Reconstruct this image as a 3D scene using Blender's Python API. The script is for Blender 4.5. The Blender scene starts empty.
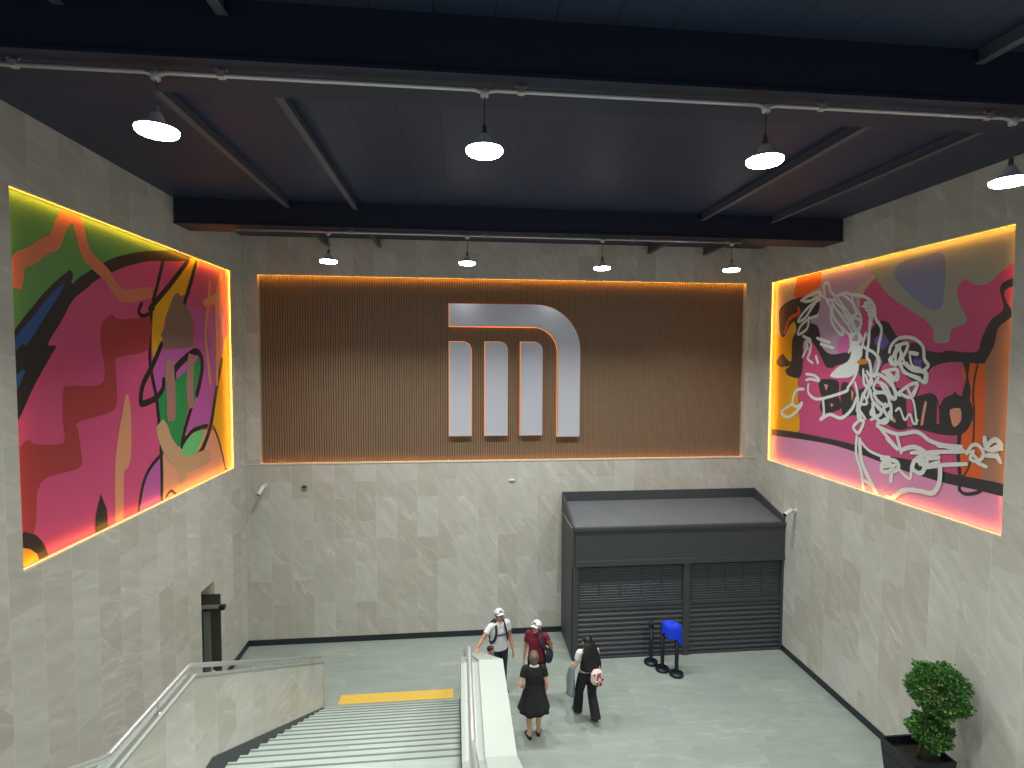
LAMP, LED, LED2, HALO, BACK_LIGHT, WORLD, EXPOSURE = 40.0, 30.0, 20.0, 1.1, 85.0, 0.18, 0.0
MAIN_LAMP, SPREAD = 88.0, 128.0
CAMF, CAMY, CAMP, CAMR = 536.9377, 0.100429, 0.046917, 0.003885
import bpy, bmesh, math, random
from mathutils import Vector, Matrix
from mathutils.geometry import tessellate_polygon
random.seed(7)
SC = bpy.context.scene
COL = SC.collection
PI = math.pi

# ------------------------------------------------------------------ room numbers (metres)
D, XL, XR = 13.307, -5.062, 7.774      # back wall, left wall, right wall
YN = -4.0                              # where the hall goes on behind the viewer
CEIL = 9.86
BEAM_Z = 9.37

# ------------------------------------------------------------------ materials
def lin(c):
    c /= 255.0
    return c / 12.92 if c <= 0.04045 else ((c + 0.055) / 1.055) ** 2.4
def rgb(r, g, b): return (lin(r), lin(g), lin(b), 1.0)

def new_mat(name):
    m = bpy.data.materials.new(name); m.use_nodes = True
    nt = m.node_tree; b = nt.nodes['Principled BSDF']
    return m, nt, b
def mat(name, col, rough=0.6, metal=0.0, noise=0.0, nscale=8.0, spec=0.5, emit=None, strength=0.0, bump=0.0):
    m, nt, b = new_mat(name)
    b.inputs['Base Color'].default_value = col
    b.inputs['Roughness'].default_value = rough
    b.inputs['Metallic'].default_value = metal
    b.inputs['Specular IOR Level'].default_value = spec
    if noise or bump:
        tc = nt.nodes.new('ShaderNodeTexCoord'); n = nt.nodes.new('ShaderNodeTexNoise')
        n.inputs['Scale'].default_value = nscale; n.inputs['Detail'].default_value = 5
        nt.links.new(tc.outputs['Object'], n.inputs['Vector'])
        if noise:
            mx = nt.nodes.new('ShaderNodeMix'); mx.data_type = 'RGBA'
            mx.inputs['A'].default_value = tuple(max(0, c * (1 - noise)) for c in col[:3]) + (1,)
            mx.inputs['B'].default_value = tuple(min(1, c * (1 + noise)) for c in col[:3]) + (1,)
            nt.links.new(n.outputs['Fac'], mx.inputs['Factor']); nt.links.new(mx.outputs['Result'], b.inputs['Base Color'])
        if bump:
            bp = nt.nodes.new('ShaderNodeBump'); bp.inputs['Strength'].default_value = bump; bp.inputs['Distance'].default_value = 0.02
            nt.links.new(n.outputs['Fac'], bp.inputs['Height']); nt.links.new(bp.outputs['Normal'], b.inputs['Normal'])
    if emit:
        b.inputs['Emission Color'].default_value = emit
        b.inputs['Emission Strength'].default_value = strength
    return m

def stone_mat(name, axes, c1, c2, joint, vein, tw=1.0, th=0.5, off=0.42, rough=0.35, veinamt=0.6, vrot=0.0):
    """large-format stone tiles; axes picks which world axes run along and across the tile rows"""
    m, nt, b = new_mat(name); N = nt.nodes.new; L = nt.links.new
    tc = N('ShaderNodeNewGeometry'); sx = N('ShaderNodeSeparateXYZ'); cx = N('ShaderNodeCombineXYZ')
    L(tc.outputs['Position'], sx.inputs[0])
    L(sx.outputs[axes[0]], cx.inputs[0]); L(sx.outputs[axes[1]], cx.inputs[1])
    def brick(a, bb, mo):
        t = N('ShaderNodeTexBrick'); t.offset = off; t.offset_frequency = 2; t.squash = 1.0
        t.inputs['Scale'].default_value = 1; t.inputs['Mortar Size'].default_value = 0.004; t.inputs['Mortar Smooth'].default_value = 0.1
        t.inputs['Bias'].default_value = 0; t.inputs['Brick Width'].default_value = tw; t.inputs['Row Height'].default_value = th
        t.inputs['Color1'].default_value = a; t.inputs['Color2'].default_value = bb; t.inputs['Mortar'].default_value = mo
        L(cx.outputs[0], t.inputs['Vector']); return t
    t1 = brick(c1, c2, joint); t2 = brick((0, 0, 0, 1), (1, 1, 1, 1), (0.5, 0.5, 0.5, 1))
    mul = N('ShaderNodeVectorMath'); mul.operation = 'MULTIPLY'; mul.inputs[1].default_value = (37, 19, 53)
    L(t2.outputs['Color'], mul.inputs[0])
    rot = N('ShaderNodeMapping'); rot.inputs['Scale'].default_value = (1.9, 0.42, 1)
    r0 = N('ShaderNodeMapping'); r0.inputs['Rotation'].default_value = (0, 0, math.radians(vrot)); L(cx.outputs[0], r0.inputs['Vector']); L(r0.outputs[0], rot.inputs['Vector'])
    add = N('ShaderNodeVectorMath'); L(rot.outputs[0], add.inputs[0]); L(mul.outputs[0], add.inputs[1])
    n1 = N('ShaderNodeTexNoise'); n1.inputs['Scale'].default_value = 1.5; n1.inputs['Detail'].default_value = 4; n1.inputs['Distortion'].default_value = 0.7
    L(add.outputs[0], n1.inputs['Vector'])
    r = N('ShaderNodeValToRGB'); e = r.color_ramp.elements
    e[0].position = 0.465; e[0].color = (0, 0, 0, 1); e[1].position = 0.50; e[1].color = (1, 1, 1, 1)
    x = e.new(0.525); x.color = (0.35, 0.35, 0.35, 1); x = e.new(0.60); x.color = (0, 0, 0, 1)
    L(n1.outputs['Fac'], r.inputs['Fac'])
    n2 = N('ShaderNodeTexNoise'); n2.inputs['Scale'].default_value = 1.1; n2.inputs['Detail'].default_value = 3; L(add.outputs[0], n2.inputs['Vector'])
    r2 = N('ShaderNodeValToRGB'); r2.color_ramp.elements[0].position = 0.42; r2.color_ramp.elements[1].position = 0.7
    L(n2.outputs['Fac'], r2.inputs['Fac'])
    fac = N('ShaderNodeMath'); fac.operation = 'MULTIPLY'; L(r.outputs['Color'], fac.inputs[0]); L(r2.outputs['Color'], fac.inputs[1])
    f2 = N('ShaderNodeMath'); f2.operation = 'MULTIPLY'; f2.inputs[1].default_value = veinamt; L(fac.outputs[0], f2.inputs[0])
    mx = N('ShaderNodeMix'); mx.data_type = 'RGBA'; L(f2.outputs[0], mx.inputs['Factor']); L(t1.outputs['Color'], mx.inputs['A']); mx.inputs['B'].default_value = vein
    cl = N('ShaderNodeTexNoise'); cl.inputs['Scale'].default_value = 3.5; cl.inputs['Detail'].default_value = 6; L(add.outputs[0], cl.inputs['Vector'])
    mr = N('ShaderNodeMapRange'); mr.inputs[1].default_value = 0.3; mr.inputs[2].default_value = 0.7; mr.inputs[3].default_value = 0.93; mr.inputs[4].default_value = 1.07
    L(cl.outputs['Fac'], mr.inputs[0])
    m2 = N('ShaderNodeVectorMath'); m2.operation = 'SCALE'; L(mx.outputs['Result'], m2.inputs[0]); L(mr.outputs[0], m2.inputs['Scale'])
    L(m2.outputs[0], b.inputs['Base Color'])
    b.inputs['Roughness'].default_value = rough; b.inputs['Specular IOR Level'].default_value = 0.4
    return m

T1, T2, TJ, TV = rgb(207, 206, 200), rgb(192, 188, 177), rgb(214, 213, 206), rgb(236, 235, 229)
M = {}
M['tile_x'] = stone_mat('stone_tile_back', ('Z', 'X'), T1, T2, TJ, TV, vrot=-52)
M['tile_y'] = stone_mat('stone_tile_side', ('Z', 'Y'), T1, T2, TJ, TV, vrot=-25)
M['tile_r'] = stone_mat('stone_tile_other_side', ('Z', 'Y'), T1, T2, TJ, TV, vrot=48)
M['floor'] = stone_mat('polished_floor_tile', ('X', 'Y'), rgb(156, 166, 160), rgb(150, 160, 155), rgb(146, 155, 150), rgb(196, 206, 198), tw=1.2, th=0.6, off=0.5, rough=0.28, veinamt=0.4, vrot=-86)
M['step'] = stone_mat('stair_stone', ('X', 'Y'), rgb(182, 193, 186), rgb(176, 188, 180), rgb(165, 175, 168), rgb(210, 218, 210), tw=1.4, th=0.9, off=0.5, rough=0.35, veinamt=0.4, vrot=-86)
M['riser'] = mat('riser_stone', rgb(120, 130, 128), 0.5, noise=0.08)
M['nosing'] = mat('dark_tread_line', rgb(112, 123, 122), 0.7, noise=0.1)
M['coping'] = mat('white_stone_coping', rgb(168, 174, 168), 0.4, noise=0.05, nscale=5)
M['skirting'] = mat('black_skirting', rgb(38, 42, 50), 0.4, noise=0.1)
M['trim'] = mat('cream_edge_trim', rgb(226, 218, 196), 0.45, noise=0.03)
M['beam'] = mat('navy_black_steel', rgb(32, 40, 62), 0.55, noise=0.12, nscale=3)
M['joist'] = mat('dark_grey_joist', rgb(84, 88, 98), 0.55, noise=0.1, nscale=3)
M['conduit'] = mat('galvanised_conduit', rgb(196, 196, 196), 0.35, metal=0.6, noise=0.1, nscale=20)
M['steel'] = mat('brushed_stainless', rgb(214, 216, 216), 0.34, metal=0.75, noise=0.06, nscale=30)
M['dark_steel'] = mat('dark_door_steel', rgb(98, 98, 94), 0.35, metal=0.55, noise=0.15, nscale=4)
M['dark_paint'] = mat('black_enamel', rgb(26, 27, 30), 0.4)
M['kiosk'] = mat('charcoal_paint', rgb(68, 70, 76), 0.5, noise=0.06, nscale=3)
M['kiosk_roof'] = mat('charcoal_roof_sheet', rgb(104, 107, 112), 0.45, noise=0.22, nscale=2)
M['shutter'] = mat('charcoal_shutter', rgb(72, 75, 81), 0.42, noise=0.08, nscale=5)
M['lamp_body'] = mat('white_lamp_housing', rgb(205, 208, 212), 0.4)
M['lamp_lens'] = mat('lamp_lens', rgb(255, 255, 255), 0.4, emit=(0.97, 1.0, 0.94, 1), strength=LAMP)
M['led'] = mat('amber_led_strip', rgb(255, 190, 90), 0.5, emit=(1.0, 0.42, 0.03, 1), strength=LED)
M['led_low'] = mat('amber_led_strip_dim', rgb(255, 190, 90), 0.5, emit=(1.0, 0.42, 0.05, 1), strength=LED * .6)
M['led_warm'] = mat('orange_led_strip', rgb(255, 170, 80), 0.5, emit=(1.0, 0.43, 0.03, 1), strength=LED2 * 1.25)
M['led_warm_low'] = mat('orange_led_strip_dim', rgb(255, 170, 80), 0.5, emit=(1.0, 0.36, 0.04, 1), strength=LED2 * .45)
M['halo'] = mat('sign_halo_strip', rgb(255, 170, 100), 0.5, emit=(1.0, 0.34, 0.08, 1), strength=HALO)
M['slat'] = mat('brown_wood_slats', rgb(142, 116, 92), 0.55, noise=0.12, nscale=4)
M['slat_back'] = mat('dark_slat_backing', rgb(100, 80, 62), 0.8)
M['sign'] = mat('silver_sign_face', rgb(222, 223, 236), 0.28, metal=0.35, noise=0.05, nscale=1.2, bump=0.06)
M['sign_side'] = mat('sign_return', rgb(150, 120, 100), 0.5)
M['white_plastic'] = mat('white_plastic', rgb(228, 230, 228), 0.4)
M['grey_plastic'] = mat('grey_plastic', rgb(120, 124, 122), 0.5)
M['black_plastic'] = mat('black_plastic', rgb(20, 22, 26), 0.45)
M['post'] = mat('blue_black_post', rgb(22, 27, 38), 0.4)
M['blue_cloth'] = mat('royal_blue_cloth', rgb(20, 60, 235), 0.75, noise=0.15, nscale=20)
M['yellow_strip'] = mat('yellow_warning_strip', rgb(232, 190, 84), 0.55, noise=0.08, nscale=14)
M['planter'] = mat('black_planter', rgb(24, 26, 34), 0.45, noise=0.1)
M['soil'] = mat('dark_soil', rgb(30, 24, 20), 0.95, noise=0.3, nscale=30)
M['bark'] = mat('shrub_bark', rgb(86, 70, 50), 0.9, noise=0.2, nscale=30)

def leaf_mat():
    m, nt, b = new_mat('shrub_leaf')
    oi = nt.nodes.new('ShaderNodeNewGeometry')
    r = nt.nodes.new('ShaderNodeValToRGB'); e = r.color_ramp.elements
    e[0].color = rgb(36, 84, 40); e[1].color = rgb(126, 164, 74)
    x = e.new(0.55); x.color = rgb(58, 118, 52)
    nt.links.new(oi.outputs['Random Per Island'], r.inputs['Fac']); nt.links.new(r.outputs['Color'], b.inputs['Base Color'])
    b.inputs['Roughness'].default_value = 0.5
    return m
M['leaf'] = leaf_mat()

def ceiling_mat():
    m, nt, b = new_mat('navy_ceiling_panels'); N = nt.nodes.new; L = nt.links.new
    g = N('ShaderNodeNewGeometry'); s = N('ShaderNodeSeparateXYZ'); L(g.outputs['Position'], s.inputs[0])
    a = N('ShaderNodeMath'); a.operation = 'ADD'; a.inputs[1].default_value = 20.6; L(s.outputs['X'], a.inputs[0])
    md = N('ShaderNodeMath'); md.operation = 'PINGPONG'; md.inputs[1].default_value = 0.255; L(a.outputs[0], md.inputs[0])
    lt = N('ShaderNodeMath'); lt.operation = 'LESS_THAN'; lt.inputs[1].default_value = 0.006; L(md.outputs[0], lt.inputs[0])
    n = N('ShaderNodeTexNoise'); n.inputs['Scale'].default_value = 0.8; n.inputs['Detail'].default_value = 4; L(g.outputs['Position'], n.inputs['Vector'])
    m1 = N('ShaderNodeMix'); m1.data_type = 'RGBA'; m1.inputs['A'].default_value = rgb(38, 48, 74); m1.inputs['B'].default_value = rgb(48, 58, 84); L(n.outputs['Fac'], m1.inputs['Factor'])
    m2 = N('ShaderNodeMix'); m2.data_type = 'RGBA'; L(lt.outputs[0], m2.inputs['Factor']); L(m1.outputs['Result'], m2.inputs['A']); m2.inputs['B'].default_value = rgb(20, 22, 30)
    L(m2.outputs['Result'], b.inputs['Base Color']); b.inputs['Roughness'].default_value = 0.55
    return m
M['ceiling'] = ceiling_mat()

# ------------------------------------------------------------------ object helpers
def tag(o, label=None, cat=None, group=None, kind=None):
    if label: o['label'] = label
    if cat: o['category'] = cat
    if group: o['group'] = group
    if kind: o['kind'] = kind
    return o
def empty(name, loc=(0, 0, 0), rz=0.0):
    o = bpy.data.objects.new(name, None); COL.objects.link(o)
    o.empty_display_size = 0.1; o.location = loc; o.rotation_euler = (0, 0, rz); return o
def copy_tree(o, parent=None):
    c = o.copy(); COL.objects.link(c)
    if parent: c.parent = parent
    for ch in list(o.children): copy_tree(ch, c)
    return c

class MB:
    """collects shapes, then links them as one mesh object"""
    def __init__(s): s.bm = bmesh.new()
    def quad(s, pts, mi=0, smooth=False):
        f = s.bm.faces.new([s.bm.verts.new(p) for p in pts]); f.material_index = mi; f.smooth = smooth; return f
    def box(s, x0, x1, y0, y1, z0, z1, mi=0, bev=0.0):
        v = [s.bm.verts.new((x, y, z)) for x in (x0, x1) for y in (y0, y1) for z in (z0, z1)]
        fs = [s.bm.faces.new([v[i] for i in q]) for q in ((0, 1, 3, 2), (4, 6, 7, 5), (0, 4, 5, 1), (2, 3, 7, 6), (0, 2, 6, 4), (1, 5, 7, 3))]
        for f in fs: f.material_index = mi
        if bev:
            es = list({e for f in fs for e in f.edges})
            r = bmesh.ops.bevel(s.bm, geom=es, offset=bev, segments=2, affect='EDGES', profile=0.5)
            for f in r['faces']: f.material_index = mi
        return s
    def prism(s, poly, axis, a0, a1, mi=0):
        """poly: 2-D outline; extruded along axis from a0 to a1"""
        def P(p, a):
            return {'x': (a, p[0], p[1]), 'y': (p[0], a, p[1]), 'z': (p[0], p[1], a)}[axis]
        lo = [s.bm.verts.new(P(p, a0)) for p in poly]; hi = [s.bm.verts.new(P(p, a1)) for p in poly]
        n = len(poly); fs = []
        for i in range(n): fs.append(s.bm.faces.new((lo[i], lo[(i + 1) % n], hi[(i + 1) % n], hi[i])))
        tri = tessellate_polygon([[Vector((p[0], p[1], 0)) for p in poly]])
        for t in tri:
            fs.append(s.bm.faces.new([lo[i] for i in t])); fs.append(s.bm.faces.new([hi[i] for i in reversed(t)]))
        for f in fs: f.material_index = mi
        return s
    def tube(s, pts, rad, n=12, mi=0, ref=None, cap=True, smooth=True):
        """swept tube through pts; rad is a radius, or per point a radius or (across, along-ref) pair"""
        pts = [Vector(p) for p in pts]; rings = []; m = len(pts)
        rs = rad if isinstance(rad, (list,)) else [rad] * m
        nrm = None
        for i, p in enumerate(pts):
            t = (pts[min(i + 1, m - 1)] - pts[max(i - 1, 0)]).normalized()
            if nrm is None:
                r = Vector(ref) if ref is not None else (Vector((0, 0, 1)) if abs(t.z) < 0.9 else Vector((0, 1, 0)))
            else: r = nrm
            if ref is not None: r = Vector(ref)
            nn = (r - t * r.dot(t))
            if nn.length < 1e-4: nn = t.orthogonal()
            nn.normalize(); nrm = nn; bb = t.cross(nn)
            a, b = rs[i] if isinstance(rs[i], (tuple, list)) else (rs[i], rs[i])
            rings.append([s.bm.verts.new(p + bb * (a * math.cos(2 * PI * k / n)) + nn * (b * math.sin(2 * PI * k / n))) for k in range(n)])
        for i in range(m - 1):
            for k in range(n):
                f = s.bm.faces.new((rings[i][k], rings[i][(k + 1) % n], rings[i + 1][(k + 1) % n], rings[i + 1][k])); f.smooth = smooth; f.material_index = mi
        if cap:
            for rg, rev in ((rings[0], True), (rings[-1], False)):
                f = s.bm.faces.new(list(reversed(rg)) if rev else rg); f.material_index = mi
        return s
    def lathe(s, prof, c=(0, 0, 0), n=24, mi=0, smooth=True):
        rings = []
        for r, z in prof:
            if r < 1e-5: rings.append([s.bm.verts.new((c[0], c[1], c[2] + z))])
            else: rings.append([s.bm.verts.new((c[0] + r * math.cos(2 * PI * k / n), c[1] + r * math.sin(2 * PI * k / n), c[2] + z)) for k in range(n)])
        for a, b in zip(rings, rings[1:]):
            for k in range(n):
                q = [a[k % len(a)], a[(k + 1) % len(a)], b[(k + 1) % len(b)], b[k % len(b)]]
                q = [v for i, v in enumerate(q) if v not in q[:i]]
                if len(q) > 2:
                    f = s.bm.faces.new(q); f.smooth = smooth; f.material_index = mi
        return s
    def ball(s, c, r, n=16, mi=0):
        r = r if isinstance(r, (tuple, list)) else (r, r, r)
        v = bmesh.ops.create_uvsphere(s.bm, u_segments=n, v_segments=max(6, n * 2 // 3), radius=1.0)['verts']
        for x in v: x.co = Vector((c[0] + x.co.x * r[0], c[1] + x.co.y * r[1], c[2] + x.co.z * r[2]))
        for f in {f for x in v for f in x.link_faces}: f.smooth = True; f.material_index = mi
        return s
    def build(s, name, mats, parent=None, fix=True):
        if fix: bmesh.ops.recalc_face_normals(s.bm, faces=s.bm.faces)
        me = bpy.data.meshes.new(name); s.bm.to_mesh(me); s.bm.free()
        for m in (mats if isinstance(mats, (list, tuple)) else [mats]): me.materials.append(m)
        o = bpy.data.objects.new(name, me); COL.objects.link(o)
        if parent: o.parent = parent
        return o
def struct(o, label, cat): return tag(o, label, cat, kind='structure')

# ------------------------------------------------------------------ the room
def wall_mesh(plane, face, back, u0, u1, z0, z1, holes, inward):
    """a thick wall: front face with recessed openings (u0,u1,z0,z1,depth) cut into it"""
    mb = MB()
    def P(u, z, d=0.0):
        a = face - inward * d
        return (a, u, z) if plane == 'x' else (u, a, z)
    us = sorted({u0, u1} | {h[0] for h in holes} | {h[1] for h in holes}); zs = sorted({z0, z1} | {h[2] for h in holes} | {h[3] for h in holes})
    for a, b in zip(us, us[1:]):
        for c, d in zip(zs, zs[1:]):
            if any(h[0] <= a and b <= h[1] and h[2] <= c and d <= h[3] for h in holes): continue
            mb.quad([P(a, c), P(b, c), P(b, d), P(a, d)])
    for h in holes:
        a, b, c, d, dp = h
        mb.quad([P(a, c), P(a, d), P(a, d, dp), P(a, c, dp)], 1); mb.quad([P(b, c), P(b, d), P(b, d, dp), P(b, c, dp)], 1)
        mb.quad([P(a, d), P(b, d), P(b, d, dp), P(a, d, dp)], 1)
        mb.quad([P(a, c), P(b, c), P(b, c, dp), P(a, c, dp)], 1)
        mb.quad([P(a, c, dp), P(b, c, dp), P(b, d, dp), P(a, d, dp)])
    t = back
    mb.quad([P(u0, z0, t), P(u1, z0, t), P(u1, z1, t), P(u0, z1, t)])
    for q in ([P(u0, z0), P(u0, z1), P(u0, z1, t), P(u0, z0, t)], [P(u1, z0), P(u1, z1), P(u1, z1, t), P(u1, z0, t)], [P(u0, z1), P(u1, z1), P(u1, z1, t), P(u0, z1, t)], [P(u0, z0), P(u1, z0), P(u1, z0, t), P(u0, z0, t)]):
        mb.quad(q)
    bmesh.ops.remove_doubles(mb.bm, verts=mb.bm.verts, dist=1e-5)
    return mb
NL = (6.721, 12.715, 4.481, 8.957)      # left mural niche y0 y1 z0 z1
NR = (6.866, 12.774, 4.463, 8.933)      # right mural niche
NB = (-4.715, 7.425, 4.453, 8.975)       # slat panel niche x0 x1 z0 z1
DOOR = (10.98, 11.56, 0.0, 2.36)
struct(wall_mesh('x', XL, 0.9, YN, D + 0.9, 0, CEIL, [NL + (0.15,), DOOR + (0.65,)], 1).build('wall_left', [M['tile_y'], M['trim']]), 'left stone tiled wall holding the green and pink mural', 'wall')
struct(wall_mesh('x', XR, 0.9, YN, D + 0.9, 0, CEIL, [NR + (0.15,)], -1).build('wall_right', [M['tile_r'], M['trim']]), 'right stone tiled wall holding the mural with white line drawing', 'wall')
struct(wall_mesh('y', D, 0.9, XL, XR, 0, CEIL, [NB + (0.17,)], -1).build('wall_back', [M['tile_x'], M['trim']]), 'back stone tiled wall behind the slatted sign panel', 'wall')
struct(MB().box(XL - 0.7, XR + 0.1, YN, D + 0.1, -0.2, 0).build('floor', M['floor']), 'polished grey green tiled floor of the lower hall', 'floor')
struct(MB().box(XL - 0.1, XR + 0.1, YN, D + 0.1, CEIL, CEIL + 0.2).build('ceiling', M['ceiling']), 'dark navy ceiling made of long panels', 'ceiling')
bz = 0.14
struct(MB().box(XL, 2.7, D - 0.018, D, 0, bz).build('baseboard_back', M['skirting']), 'black baseboard along the foot of the back wall', 'baseboard')
struct(MB().box(XL, XL + 0.018, 5.0, 10.98, 0, bz).box(XL, XL + 0.018, 11.56, D - 0.018, 0, bz).build('baseboard_left', M['skirting']), 'black baseboard along the foot of the left wall', 'baseboard')
struct(MB().box(XR - 0.018, XR, 4.0, 12.0, 0, bz).build('baseboard_right', M['skirting']), 'black baseboard along the foot of the right wall', 'baseboard')
struct(MB().box(XL + 0.002, XR - 0.002, D - 0.014, D + 0.004, 4.432, 4.453, bev=0.003).build('trim_1', M['trim']), 'thin cream trim line under the slatted panel', 'trim')
# ceiling beams with a bottom flange, and the joists between them
def beam(y0, y1, label, bz=BEAM_Z):
    mb = MB().box(XL, XR, y0 + 0.03, y1 - 0.03, bz + 0.03, CEIL).box(XL, XR, y0, y1, bz, bz + 0.03)
    struct(mb.build('ceiling_beam', M['beam']), label, 'beam')
beam(4.60, 5.20, 'deep navy black ceiling beam nearest the viewer')
beam(10.27, 10.88, 'deep navy black ceiling beam in front of the back wall', 9.4)
for bay, (y0, y1, words) in enumerate(((YN, 4.63, 'in the bay nearest the viewer'), (5.17, 10.30, 'in the middle bay'), (10.85, D, 'in the bay by the back wall'))):
    for x, w in ((-3.08, 'leftmost'), (-1.87, 'second from left'), (4.79, 'second from right'), (6.25, 'rightmost')):
        jz = 9.66 if bay == 2 else 9.73
        mb = MB().box(x - 0.045, x + 0.045, y0, y1, jz, jz + .015).box(x - 0.015, x + 0.015, y0, y1, jz + .015, CEIL)
        struct(mb.build('ceiling_joist', M['joist']), '%s steel joist under the dark ceiling %s' % (w, words), 'joist')
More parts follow.
